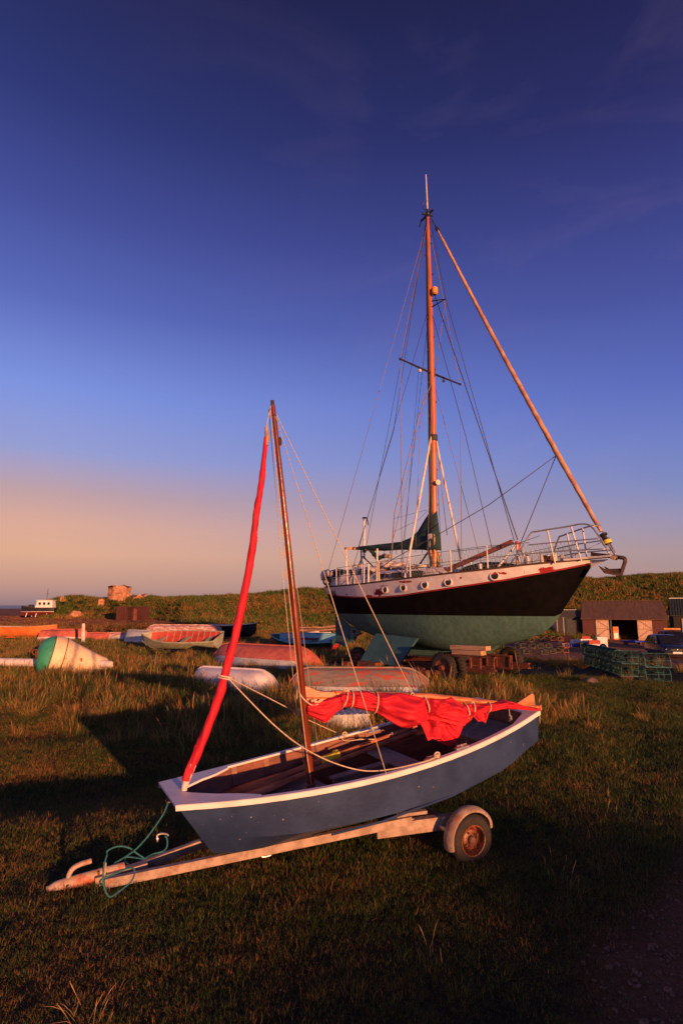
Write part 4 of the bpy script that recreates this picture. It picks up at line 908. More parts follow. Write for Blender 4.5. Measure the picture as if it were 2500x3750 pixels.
# masts, spreaders, boom and cover
MX = 4.16
def mastp(z): return Vector((4.06+.1*min(1, (z-2.7)/5), 0, z))
mb = MB(); zs_ = np.linspace(2.62, 14.42, 22)
mb.tube([mastp(z) for z in zs_], [float(np.interp(z, [2.6,7,11,14.4], [.1,.1,.088,.05])) for z in zs_], 16)
ym = mb.build('mast', mastw, yt, smooth=True)
mb = MB(); mb.tube([mastp(z)+Vector((-float(np.interp(z, [2.6,7,11,14.4], [.05,.05,.042,.024])),-.064*float(np.interp(z, [7,14.4], [1,.5])),0)) for z in zs_], [float(np.interp(z, [2.6,7,11,14.4], [.07,.07,.06,.034])) for z in zs_], 8); mb.build('mast_shade_side', dark_fittings_shade, ym, smooth=True)  # dark strip on the mast's left, viewer-facing side, standing in for its shade
for i in range(17):
    z = 4.9+i*.54
    for sgn in ((-1,) if i % 2 else (1,)):
        mb = MB(); p = mastp(z)+Vector((0, sgn*.085, 0)); mb.tube([p, p+Vector((0,sgn*.09,0)), p+Vector((0,sgn*.1,.06))], .012, 5); mb.build('mast_step', dark_fittings_shade, ym)
mb = MB(); p = mastp(14.42); mb.cyl(p, p+Vector((0,0,.28)), .045, 8); mb.bar(p+Vector((-.28,0,.02)), p+Vector((.22,0,.16)), .05, .05); mb.bar(p+Vector((-.05,-.22,.05)), p+Vector((.03,.22,.15)), .04, .04); mb.bar(p+Vector((-.28,0,.02)), p+Vector((-.36,0,-.16)), .03, .03); mb.sph(p+Vector((0,0,.12)), .09, 8, 6); mb.build('masthead', black_pl, ym)
mb = MB(); mb.tube([p+Vector((0,0,.3)), p+Vector((-.03,0,1.58))], [.024,.016], 6); mb.build('aerial', cream, ym, smooth=True)
mb = MB(); mb.torus(p+Vector((0,0,.42)), (.67,-.74,0), .16, .008, 24, 5); mb.torus(p+Vector((0,0,.42)), (.9,.4,0), .16, .008, 24, 5); mb.build('wind_vane', wire_dark, ym)
SPZ = 9.06
for sgn in (-1, 1):
    mb = MB(); mb.tube([mastp(SPZ+.0), mastp(SPZ)+Vector((0,sgn*1.46,.03))], [.035,.024], 8); mb.sph(mastp(SPZ)+Vector((0,sgn*1.46,.03)), .045, 8, 6); sp_ = mb.build('spreader', dark_fittings_shade, ym, smooth=True)
    mb = MB(); mb.lathe(mastp(SPZ)+Vector((0,sgn*.58,-.03)), (0,0,-1), [(0,.02),(.02,.045),(.08,.05),(.1,.03),(.1,.0005)], 12); mb.build('deck_lamp', cream, sp_, smooth=True)
    mb = MB(); mb.tube([mastp(7.0)+Vector((0,sgn*.1,0)), Vector((4.14, sgn*1.40, 2.68))], [.034,.034], 8); mb.build('mast_strut', cream, yt, smooth=True)
mb = MB(); c = mastp(11.35); mb.tube([c+Vector((.08,0,.1)), c+Vector((.6,0,-.05)), c+Vector((.08,0,-.1))], .022, 6); mb.build('jumper_strut', dark_fittings_shade, ym)
mb = MB(); c = mastp(11.85)+Vector((.2,0,-.1)); mb.lathe(c, (0,0,1), [(-.14,.06),(-.1,.1),(.08,.1),(.13,.05),(.13,.0005)], 14); mb.build('radar_reflector', material('orange_lamp', (.85,.32,.06), None, .5, 6), ym, smooth=True)
mb = MB(); c = mastp(5.55)+Vector((.18,-.05,0)); mb.lathe(c, (1,-.4,0), [(-.08,.03),(-.03,.07),(.05,.08),(.05,.0005)], 12); mb.build('steaming_lamp', cream, ym, smooth=True)
mb = MB(); c = mastp(6.98); mb.lathe(c, (0,0,1), [(-.1,.1),(-.09,.13),(.09,.13),(.1,.1)], 14); mb.build('mast_band', dark_fittings_shade, ym)
mb = MB()
for k in range(7):
    a = k*.9; d = Vector((math.cos(a), math.sin(a), 0)); z0 = 2.75+.12*k
    mb.tube([mastp(z0)+d*.12, mastp(z0+.35)+d*.17, mastp(z0+.6)+d*.12], .03, 6)
mb.build('halyard_coils', tan_cloth, ym, smooth=True)
mb = MB()
for k in range(4): a = k*1.57+.4; mb.lathe(mastp(3.0)+Vector((.16*math.cos(a), .16*math.sin(a), 0)), (math.cos(a), math.sin(a), 0), [(-.05,.05),(.05,.04),(.09,.055),(.09,.0005)], 10)
mb.build('winch', steel, ym, smooth=True)
# boom with its green cover, gathered up the mast; torn tan end
BE = YF.pl(1292,2006,1,0); bz = 3.74
mb = MB(); mb.tube([(4.0,0,3.66),(2.5,0,3.70),(BE.x,0,BE.z-.02)], .055, 10); boom_ = mb.build('boom', mastw, yt, smooth=True)
mb = MB(); rings = []
for i in range(61):
    f = i/60; X = 4.12+(.95-4.12)*f
    h_ = float(np.interp(f, [0,.05,.12,.2,.3,.42,.6,.8,1], [.62,.58,.46,.30,.19,.13,.12,.10,.06])); zc_ = float(np.interp(f, [0,.05,.12,.2,.3,.42,.6,.8,1], [4.22,4.15,4.02,3.88,3.80,3.77,3.77,3.79,3.83])); w_ = .10+.05*math.exp(-f*6)
    rings.append([Vector((X, math.cos(q_)*w_*(1+.25*noise.noise(Vector((f*9, math.cos(q_)*2, math.sin(q_)*2)))), zc_+math.sin(q_)*h_*(1+.07*noise.noise(Vector((f*13, q_, 2)))))) for q_ in [2*math.pi*j/22 for j in range(22)]])
mb.loft(rings); mb.build('sail_cover', sail_cover, boom_, smooth=True, angle=180)
mb = MB(); rings = []
for i in range(20):
    f = i/19; z = 3.55+1.28*f; w_ = float(np.interp(f, [0,.3,.7,1], [.24,.22,.16,.115]))
    rings.append([Vector((mastp(z).x-.03+math.cos(q_)*w_*1.0, math.sin(q_)*w_*.75, z+(.03*math.sin(q_*5) if i == 0 else 0))) for q_ in [2*math.pi*j/20 for j in range(20)]])
mb.loft(rings); mb.build('sail_cover', sail_cover, boom_, smooth=True, angle=180)
mb = MB(); mb.box(mastp(3.93)+Vector((0,-.20,0)), (.14,.02,.16)); mb.build('cover_patch', cream, boom_)
for a_, b_, r_, m_ in (((.98,0,3.84),(1.55,0,3.68),.055,tan_cloth), ((1.45,0,3.7),(1.75,0,3.42),.07,sail_cover), ((1.75,0,3.42),(2.05,0,3.50),.06,sail_cover), ((1.95,0,3.5),(2.3,0,3.47),.06,tan_cloth)):
    mb = MB(); a_, b_ = Vector(a_), Vector(b_); mb.tube([a_.lerp(b_, f)+Vector((0,.02*math.sin(f*9),.015*math.sin(f*14))) for f in [k/8 for k in range(9)]], [r_*(1+.25*math.sin(k*2.1)) for k in range(9)], 10); mb.build('loose_sail_end', m_, boom_, smooth=True, angle=180)
mb = MB(); mb.bar((3.95,0,3.62), (3.35,0,2.98), .04, .04); mb.build('boom_vang', black_pl, boom_)
for k in range(9): 
    X = 1.6+k*.26; mb = MB(); mb.tube([(X,-.09,3.66),(X+.02,-.10,3.56-.05*(k%3))], .008, 4); mb.build('cover_tie', sail_cover, boom_)
# boom gallows and stern gear
for y_ in (-.45, .25):
    mb = MB(); mb.tube([(.72,y_,2.55),(.72,y_,3.82)], .03, 8); mb.build('gallows_post', cream, yt, smooth=True)
mb = MB(); mb.bar((.72,-.5,3.80), (.72,.32,3.84), .06, .08); mb.build('gallows_bar', timber, yt)
mb = MB(); p = YF.pl(1333,2085,1,.1); q_ = YF.pl(1333,1897,1,.1); mb.tube([p, q_], .035, 8); pole = mb.build('aerial_pole', cream, yt, smooth=True)
mb = MB(); mb.tube(spline([q_, q_+Vector((.1,0,.0)), q_+Vector((.16,0,-.1)), q_+Vector((.19,0,-.26))]), .018, 6); mb.box(q_+Vector((0,0,0)), (.12,.06,.06)); mb.box(q_+Vector((0,0,-1.1)), (.09,.09,.16)); mb.build('aerial_bracket', black_pl, pole)
mb = MB(); mb.tube([(1.05,.0,3.55),(.7,0,3.05)], .02, 6); mb.tube([(1.05,0,3.55),(1.75,0,3.0)], .02, 6); mb.build('boom_crutch', black_pl, yt)
# pushpit with life ring and gear
for sgn in (-1, 1):
    pass
mb = MB(); rail = [Vector((1.1,-1.08,3.05)), Vector((.1,-.80,3.05)), Vector((-.25,-.5,3.05)), Vector((-.35,0,3.05)), Vector((-.25,.5,3.05)), Vector((.1,.8,3.05)), Vector((1.1,1.08,3.05))]
mb.tube(spline(rail), .022, 6); mb.tube([p-Vector((0,0,.24)) for p in spline(rail)], .016, 6)
for p in rail: mb.tube([p, Vector((p.x, p.y, 2.5))], .018, 6)
push = mb.build('pushpit', steel, yt, smooth=True)
mb = MB()
for k, (x_, y_, z_, r_) in enumerate(((-.22,-.62,2.92,.16),(-.02,-.78,2.95,.15),(.22,-.85,2.96,.14),(.38,-.9,2.98,.12),(-.3,-.3,2.9,.16))):
    m2 = MB(); m2.sph((x_,y_,z_), r_, 12, 8, (.9,.7,1.1)); mb.add([Vector(p)+Vector((.03,.03,.03))*noise.noise(Vector(p)*12) for p in m2.v], m2.f)
mb.build('bagged_gear', white_cloth, push, smooth=True, angle=180)
mb = MB(); mb.torus((.28,-.92,2.72), (.3,-.95,0), .13, .035, 24, 8); mb.build('life_ring', black_pl, push, smooth=True)
mb = MB(); mb.box((.5,-.6,2.86), (.3,.3,.5)); mb.box((.25,-.35,3.0), (.2,.2,.25)); mb.build('outboard_motor', black_pl, push, bevel=.05)
mb = MB(); mb.prism([(.1,-.8,2.55),(1.4,-.82,2.55),(1.4,-.8,2.95),(.9,-.8,2.92),(.3,-.8,2.7)], (0,.04,0)); mb.prism([(.1,.8,2.55),(1.4,.82,2.55),(1.4,.8,2.95),(.9,.8,2.92),(.3,.8,2.7)], (0,.04,0)); mb.build('cockpit_coaming', y_white_plain, yt)
for k in range(5):
    X = .9+k*.22; mb = MB(); mb.lathe((X, -.75+.12*(k%2), 2.95), (0,0,1), [(-.05,.07),(.05,.06),(.1,.075),(.12,.07),(.12,.0005)], 10); mb.build('sheet_winch' if k in (1,3) else 'deck_block', steel if k % 2 else black_pl, yt, smooth=True)
mb = MB(); mb.torus((.9,-.1,3.0), (1,0,.2), .28, .02, 24, 6); 
for k in range(3): d = Vector((0, math.cos(k*1.05), math.sin(k*1.05))); mb.tube([Vector((.9,-.1,3.0))-d*.28, Vector((.9,-.1,3.0))+d*.28], .01, 5)
mb.build('wheel', timber, yt, smooth=True)
# stanchions and lifelines, near and far
stx = [1.2, 2.0, 2.95, 3.05, 3.55, 4.4, 5.6, 6.65]
for sgn in (-1, 1):
    tops = []
    for X in (.9,1.55,2.35,3.1,4.35,5.65,6.62):
        b_ = Vector((X, sgn*(yb(X)-.03), ysheer(X))); t_ = b_+Vector((0, sgn*.02, .60)); tops.append(t_)
        mb = MB(); mb.tube([b_, t_], [.022,.018], 6); mb.sph(t_, .024, 6, 5); mb.build('stanchion', cream, yt, smooth=True)
    end = Vector((7.55, sgn*(yb(7.55)-.02), ysheer(7.55)+.55))
    for dz in (0, -.28):
        mb = MB(); pts = [rail[0 if sgn < 0 else -1]+Vector((0,0,dz*.8))]+[t_+Vector((0,0,dz)) for t_ in tops]+[end+Vector((0,0,dz))]; mb.tube(pts, .008, 4); mb.build('lifeline', wire_dark, yt)
    mb = MB()   # netting laced between rail and lifeline
    Xn = np.linspace(4.4, 8.3, 44)
    for i, X in enumerate(Xn):
        h_ = .56 if X < 7.4 else .5
        for dx in (.14, -.14):
            a = Vector((X, sgn*(yb(X)-.03), ysheer(X)+.03)); X2 = min(X+dx, 8.4); b_ = Vector((X2, sgn*(yb(X2)-.02), ysheer(X2)+h_)); mb.tube([a, b_], .0035, 3, cap=False)
    mb.build('netting', material('net_twine', (.12,.16,.14), None, .9, 6), yt)
for X, y_, z_, h_ in ((3.02,-1.36,2.62,.95),(2.42,-1.3,2.55,.65),(1.9,-1.2,2.55,.55),(2.62,-1.32,2.55,.6)):
    mb = MB(); mb.tube([(X,y_,z_),(X+.02,y_,z_+h_)], .03, 6); mb.build('rigging_post', cream, yt, smooth=True)
# fore deck: dark covered tender, bitts, ventilators, tripod, pulpit, anchor, furler
mb = MB(); m2 = MB(); m2.sph((5.9,.1,2.85), 1, 22, 12, (.95,.5,.24)); mb.add([Vector(p)+Vector((0,0,.03))*noise.noise(Vector(p)*6) for p in m2.v], m2.f); mb.build('covered_tender', material('black_tarpaulin', (.03,.025,.022), None, .8, 5, bump=.4, bscale=10), yt, smooth=True, angle=180)
TP = Vector((6.82,0,3.52))
for (x_, y_, z_) in ((6.55,-.62,2.83),(7.12,-.55,2.87),(6.9,.55,2.87),(6.55,.55,2.83)):
    mb = MB(); mb.tube([TP, (x_,y_,z_)], .028, 6); mb.build('tripod_leg', cream, yt, smooth=True)
mb = MB(); mb.sph(TP, .07, 8, 6); mb.tube([TP, TP+Vector((.06,0,-.22))], .045, 6); mb.build('tripod_head', material('red_enamel', (.6,.06,.03), None, .5, 6), yt, smooth=True)
mb = MB(); mb.bar(TP+Vector((-.12,-.02,.06)), (4.6,-.25,2.88), .11, .11); mb.build('staysail_club', material('red_brown_wood', (.3,.075,.05), (.2,.05,.035), .6, 3, stretch=(1,6,6)), yt)
for X, y_, h_ in ((7.35,-.45,.34),(7.72,-.42,.26),(8.0,-.3,.24),(7.5,.3,.3),(7.9,.25,.25),(6.3,-.95,.2),(7.05,.0,.28)):
    mb = MB(); mb.tube([(X,y_,ysheer(X)-.02),(X,y_,ysheer(X)+h_)], .05, 10); mb.build('bollard', cream, yt, smooth=True)
mb = MB(); c = Vector((7.72,-.1,ysheer(7.72)+.12)); mb.lathe(c, (0,1,0), [(-.2,.08),(-.16,.12),(-.08,.06),(.08,.06),(.16,.12),(.2,.08)], 14, cap=True); mb.box(c+Vector((0,0,-.02)), (.2,.18,.24)); mb.build('windlass', rust, yt, smooth=True, angle=40)
mb = MB(); mb.prism([(8.2,-.3,2.97),(8.2,.3,2.97),(8.72,.14,3.0),(9.25,.1,3.02),(9.25,-.1,3.02),(8.72,-.14,3.0)], (0,0,.05)); mb.prism([(8.45,-.02,2.7),(8.45,.02,2.7),(9.15,.02,2.98),(8.5,.02,2.98)], (0,.02,0)); mb.build('bow_platform', y_white_plain, yt, bevel=.01)
def pipe(pts, nm='pulpit_rail', r_=.02, par=None): 
    mb = MB(); mb.tube(spline(pts, 5), r_, 7); return mb.build(nm, steel, par or yt, smooth=True, angle=180)
pul = thing('pulpit', None, None); pul.parent = yt
for sgn in (-1, 1):
    P_ = lambda X, z, w=None: Vector((X, sgn*(w if w is not None else max(yb(min(X, 8.7)), .16)), z))
    pipe([P_(7.15,2.95,.88), P_(7.4,3.3,.80), P_(7.62,3.66,.70), P_(7.75,3.70,.64), P_(8.35,3.78,.36), P_(8.7,3.82,.25), P_(8.9,3.74,.22), P_(9.1,3.42,.2), P_(9.25,3.08,.18)], par=pul)
    pipe([P_(7.55,3.38,.70), P_(8.2,3.42,.42), P_(9.1,3.45,.2)], r_=.015, par=pul)
    pipe([P_(7.5,3.16,.72), P_(8.2,3.2,.42), P_(9.18,3.2,.19)], r_=.015, par=pul)
    for X, z1, w1, z0, w0 in ((8.0,3.73,.5,2.9,.46),(8.5,3.8,.3,2.96,.16),):
        mb = MB(); mb.tube([(X-.05,sgn*w1,z1),(X+.08,sgn*w0,z0)], .022, 6); mb.build('pulpit_post', cream, pul, smooth=True)
pipe([(8.9,-.2,3.74),(9.0,0,3.78),(8.9,.2,3.74)], par=pul)
# furled genoa up the forestay
FA = Vector((9.12,0,3.42)); FB = Vector((4.42,0,14.05))
mb = MB(); n = 220; rings = []; dd_ = (FB-FA).normalized(); a_ = Vector((0,1,0)); b_ = dd_.cross(a_)
for i in range(n+1):
    f = i/n; c = FA.lerp(FB, .02+f*.96)+Vector((0,0,-.14*math.sin(f*math.pi)))
    r0 = float(np.interp(f, [0,.03,.2,.6,.95,1], [.035,.05,.066,.058,.038,.02]))
    rings.append([c+(a_*math.cos(q_)+b_*math.sin(q_))*r0*(1+.055*math.sin(q_+f*170)+.04*math.sin(3*q_+f*40)) for q_ in [2*math.pi*j/12 for j in range(12)]])
mb.loft(rings); mb.build('furled_genoa', material('tan_sailcloth', (.62,.33,.16), (.4,.17,.08), .7, 2.5, bump=.3, bscale=9), yt, smooth=True, angle=180)
mb = MB(); mb.lathe(FA, dd_, [(-.12,.03),(-.1,.1),(.02,.1),(.04,.06),(.1,.06),(.12,.1),(.16,.1),(.18,.04)], 16, cap=True); drum = mb.build('furling_drum', black_pl, yt, smooth=True, angle=40)
mb = MB(); mb.lathe(FA, dd_, [(-.09,.101),(-.02,.101)], 16); mb.lathe(FA, dd_, [(-.1,.1),(-.09,.105),(-.02,.105),(-.01,.1)], 16); mb.build('drum_band', yellow_pl, drum)
mb = MB(); mb.tube([FA-dd_*.1, (9.35,0,2.98)], .022, 6); mb.tube([FA-dd_*.1+Vector((.03,-.08,0)), (9.38,-.08,2.98)], .015, 6); mb.build('tack_fitting', steel, yt)
mb = MB(); mb.lathe(FB, dd_, [(-.35,.02),(-.32,.06),(-.2,.06),(-.16,.02),(.3,.015),(.35,.0005)], 10); mb.build('furling_swivel', dark_fittings_shade, yt)
# anchor over the bow roller
an = thing('anchor', None, None); an.parent = yt; am = material('anchor_iron', (.08,.04,.028), (.045,.022,.016), .75, 9, bump=.4)
mb = MB(); mb.bar((8.75,0,3.12), (9.46,0,2.99), .05, .09); mb.build('shank', am, an, bevel=.01)
mb = MB(); q_ = spline([(9.42,0,3.0),(9.52,0,2.95),(9.46,0,2.76),(9.40,0,2.62),(9.30,0,2.58)], 5)
mb.tube(q_, [.055,.05,.04], 8, flat=.7); mb.build('crown', am, an, smooth=True)
for sgn in (-1, 1):
    mb = MB(); mb.prism([(9.45,0,2.72),(9.36,sgn*.05,2.58),(9.12,sgn*.2,2.64),(8.98,sgn*.14,2.80),(9.08,sgn*.07,2.72)], (0,0,.03)); mb.build('fluke', am, an)
mb = MB(); mb.cyl((9.28,-.1,3.0),(9.28,.1,3.0),.05,12); mb.build('bow_roller', material('roller_tan', (.6,.38,.2), None, .6, 6), yt, smooth=True)
# wires: standing rigging, stays, halyards
def wire(name, pts, r_, m_, sag=0):
    mb = MB()
    if sag and len(pts) == 2: pts = catenary(pts[0], pts[1], sag)
    mb.tube(pts, r_, 5); return mb.build(name, m_, yt, smooth=True, angle=180)
TPM = mastp(14.3)
for sgn in (-1, 1):
    tip = mastp(SPZ)+Vector((0, sgn*1.46, .03)); cp_ = Vector((4.02, sgn*1.39, 2.7))
    wire('cap_shroud', [TPM, tip, cp_], .009, wire_light)
    wire('lower_shroud', [mastp(9.0), Vector((3.3, sgn*1.37, 2.66))], .008, wire_dark if sgn > 0 else wire_light)
    wire('lower_shroud', [mastp(9.0), Vector((4.9, sgn*1.36, 2.72))], .008, wire_light)
    wire('backstay', [TPM, Vector((.15, sgn*.78, 3.0))], .008, wire_light)
    wire('running_backstay', [mastp(11.4), Vector((1.6, sgn*1.15, 2.66))], .008, wire_dark)
wire('topping_lift', [mastp(14.2)+Vector((-.1,0,0)), YF.pl(1440,1580,1,0), YF.pl(1312,2004,1,0)], .010, wire_dark)
wire('inner_forestay', [mastp(11.9)+Vector((.1,0,0)), TP+Vector((.02,0,.1))], .014, wire_dark)
wire('forestay_wire', [TPM+Vector((.1,0,0)), mastp(11.35)+Vector((.62,0,-.05)), TP+Vector((-.08,0,.08))], .010, wire_dark)
wire('baby_stay', [mastp(11.3), YF.pl(1705,1600,1,0), YF.pl(1803,2020,1,0)], .009, wire_dark)
wire('flag_halyard', [mastp(SPZ)+Vector((0,-.62,0)), Vector((3.9,-1.25,2.8))], .006, wire_dark)
wire('flag_halyard', [mastp(SPZ)+Vector((0,-.3,0)), YF.pl(1536,1600,1,-.4), YF.pl(1521,2000,1,-.9)], .006, wire_light)
wire('spare_halyard', [mastp(8.6)+Vector((0,-.1,0)), YF.pl(1539,1500,1,-.3), YF.pl(1444,1880,1,-1.1), YF.pl(1432,2055,1,-1.25)], .017, wire_light)
wire('spare_halyard', [mastp(7.0)+Vector((.1,0,0)), YF.pl(1636,1960,1,.4)], .012, wire_light)
wire('jumper_wire', [mastp(11.35)+Vector((.62,0,-.05)), mastp(8.9)+Vector((.1,0,0))], .009, wire_light)
KK = FA.lerp(FB, .2)+Vector((0,0,-.08))
KK = YF.pl(2035,1668,1,0)
wire('jib_sheet', [KK, YF.pl(1790,1848,1,-.35), YF.pl(1596,1962,1,-.8), YF.pl(1440,2046,1,-1.2), (2.2,-1.15,2.66)], .011, wire_dark)
wire('jib_sheet', [KK, TP+Vector((.1,0,.0)), (6.5,.4,2.95)], .011, wire_dark)
wire('furling_line', [FA, (8.3,-.2,3.05), (7.0,-.8,2.95), (3.0,-1.3,2.7)], .007, wire_light)
wire('net_line', [YF.pl(1975,1962,1,-.75), YF.pl(1890,1992,1,-.6), (5.6,-1.28,3.3)], .007, wire_dark)
wire('lashing_line', [YF.pl(1446,1898,1,-1.2), YF.pl(1560,1868,1,-.1)], .005, wire_dark)
wire('lashing_line', [YF.pl(1446,1945,1,-1.2), YF.pl(1530,1905,1,-.5), YF.pl(1565,1870,1,-.1)], .005, wire_dark)
# ---- trolley
tl = thing('boat_trolley', 'rusty steel trolley on rubber tyres under the yacht', 'trolley', tuple(YO), YH)
for y_ in (-.85, .85):
    mb = MB(); mb.bar((1.7,y_,.30), (6.5,y_,.38), .14, .03); mb.bar((1.7,y_,.18), (6.5,y_,.26), .14, .03); mb.bar((1.7,y_,.24), (6.5,y_,.32), .03, .12); mb.build('main_beam', rust, tl)
for X in (2.05, 3.9, 5.0):
    mb = MB(); mb.bar((X,-1.75,.20), (X,1.75,.20), .22, .16); mb.build('cross_beam', rust, tl, bevel=.01)
NW = YF.pl(1624,2430,1,-1.55)
def twheel(c, r_, w_, nm='wheel'):
    wh = thing(nm, None, None); wh.parent = tl; wh.location = c
    mb = MB(); mb.lathe((0,0,0), (0,-1,0), [(-w_*.8,r_*.55),(-w_,r_*.7),(-w_*.95,r_*.92),(-w_*.6,r_),(w_*.6,r_),(w_*.95,r_*.92),(w_,r_*.7),(w_*.8,r_*.55)], 30); 
    ty = mb.build('tyre', rubber, wh, smooth=True, angle=50)
    mb = MB()
    for i in range(26):
        a = 2*math.pi*i/26; d = Vector((math.cos(a),0,math.sin(a))); tt = Vector((-d.z,0,d.x)); M = Matrix((tt, Vector((0,1,0)), d)).transposed(); mb.box(d*r_*1.0, (.03,w_*1.7,.035), mat=M)
    mb.build('tread', rubber, ty)
    mb = MB(); mb.lathe((0,0,0), (0,-1,0), [(w_*.8,r_*.56),(w_*.5,r_*.5),(w_*.4,r_*.25),(w_*.8,r_*.2),(w_*.8,.0005)], 20); mb.build('rim', rust, wh, smooth=True, angle=35)
for c in ((NW.x, -1.55, .37), (NW.x, 1.55, .37), (NW.x-.0, -1.15, .37)): twheel(c, .36, .11)
mb = MB(); mb.cyl((NW.x,-1.7,.37), (NW.x,1.7,.37), .06, 10); mb.build('axle', rust, tl, smooth=True)
RW = YF.pl(1312,2404,1,-.9)
for c in ((RW.x, -.9, .32), (RW.x, .7, .32)): twheel(c, .31, .10)
mb = MB(); mb.cyl((RW.x,-1.0,.32), (RW.x,.8,.32), .05, 10); mb.build('axle', rust, tl, smooth=True)
# front bunk frame of angle iron, near side
BX0, BX1 = YF.pl(1722,2440,1,-1.6).x, YF.pl(1806,2440,1,-1.6).x
zt_ = YF.pl(1765,2406,1,-1.6).z; zb_ = YF.pl(1765,2452,1,-1.6).z
for y_ in (-1.6, -.9):
    mb = MB(); mb.bar((BX0-.7,y_,zt_), (BX1+.05,y_,zt_), .08, .035); mb.build('bunk_beam', rust, tl)
    mb = MB(); mb.bar((BX0-.05,y_,zb_), (BX1+.05,y_,zb_), .08, .035); mb.build('bunk_beam', rust, tl)
    for X in (BX0, (BX0+BX1)/2-.05, BX1):
        mb = MB(); mb.bar((X,y_,zt_), (X,y_,max(zb_,.05)), .045, .045, (1,0,0)); mb.build('bunk_post', rust, tl)
mb = MB(); mb.box(((BX0+BX1)/2-.2,-.88,(zt_+zb_)/2), (BX1-BX0+.5,.03,zt_-zb_)); mb.build('bunk_plate', rust, tl)
for i, (px, py) in enumerate(((1336,2438),(1370,2444),(1545,2432))):
    p = YF.pl(px, py, 1, -1.5); mb = MB(); mb.box((p.x, -1.5, .24), (.34,.3,.16)); mb.build('support_bracket', rust, tl, bevel=.008)
# timbers packed on the bunk (rest on the trolley)
pa, pb2 = YF.pl(1657,2392,1,-1.6), YF.pl(1784,2388,1,-1.6)
tb = []
for i, (dz, dx0, dx1) in enumerate(((-.02, .03, -.12), (.095, -.02, .0))):
    mb = MB(); mb.bar(Vector((0,0,0)), Vector(((pb2.x+dx1)-(pa.x+dx0),0,.02)), .22, .105)
    w_ = YO+yu*(pa.x+dx0)+yv*(-1.58)+yw*(zt_+.07+dz+.02)
    o_ = mb.build('timber_baulk', timber, bevel=.006); o_.location = w_; o_.rotation_euler = (0,0,YH+(.02 if i else -.01))
    tag(o_, ['lower sawn timber baulk on the rusty trolley under the yacht', 'upper sawn timber baulk on top of the other under the yacht'][i], 'timber', 'timbers under the yacht')
CLEAR.append(((YO+yu*4).x, (YO+yu*4).y, 4.3, 1.9, YH)); CLEAR.append(((YO+yu*1).x, (YO+yu*1).y, 1.6, 1.2, YH))

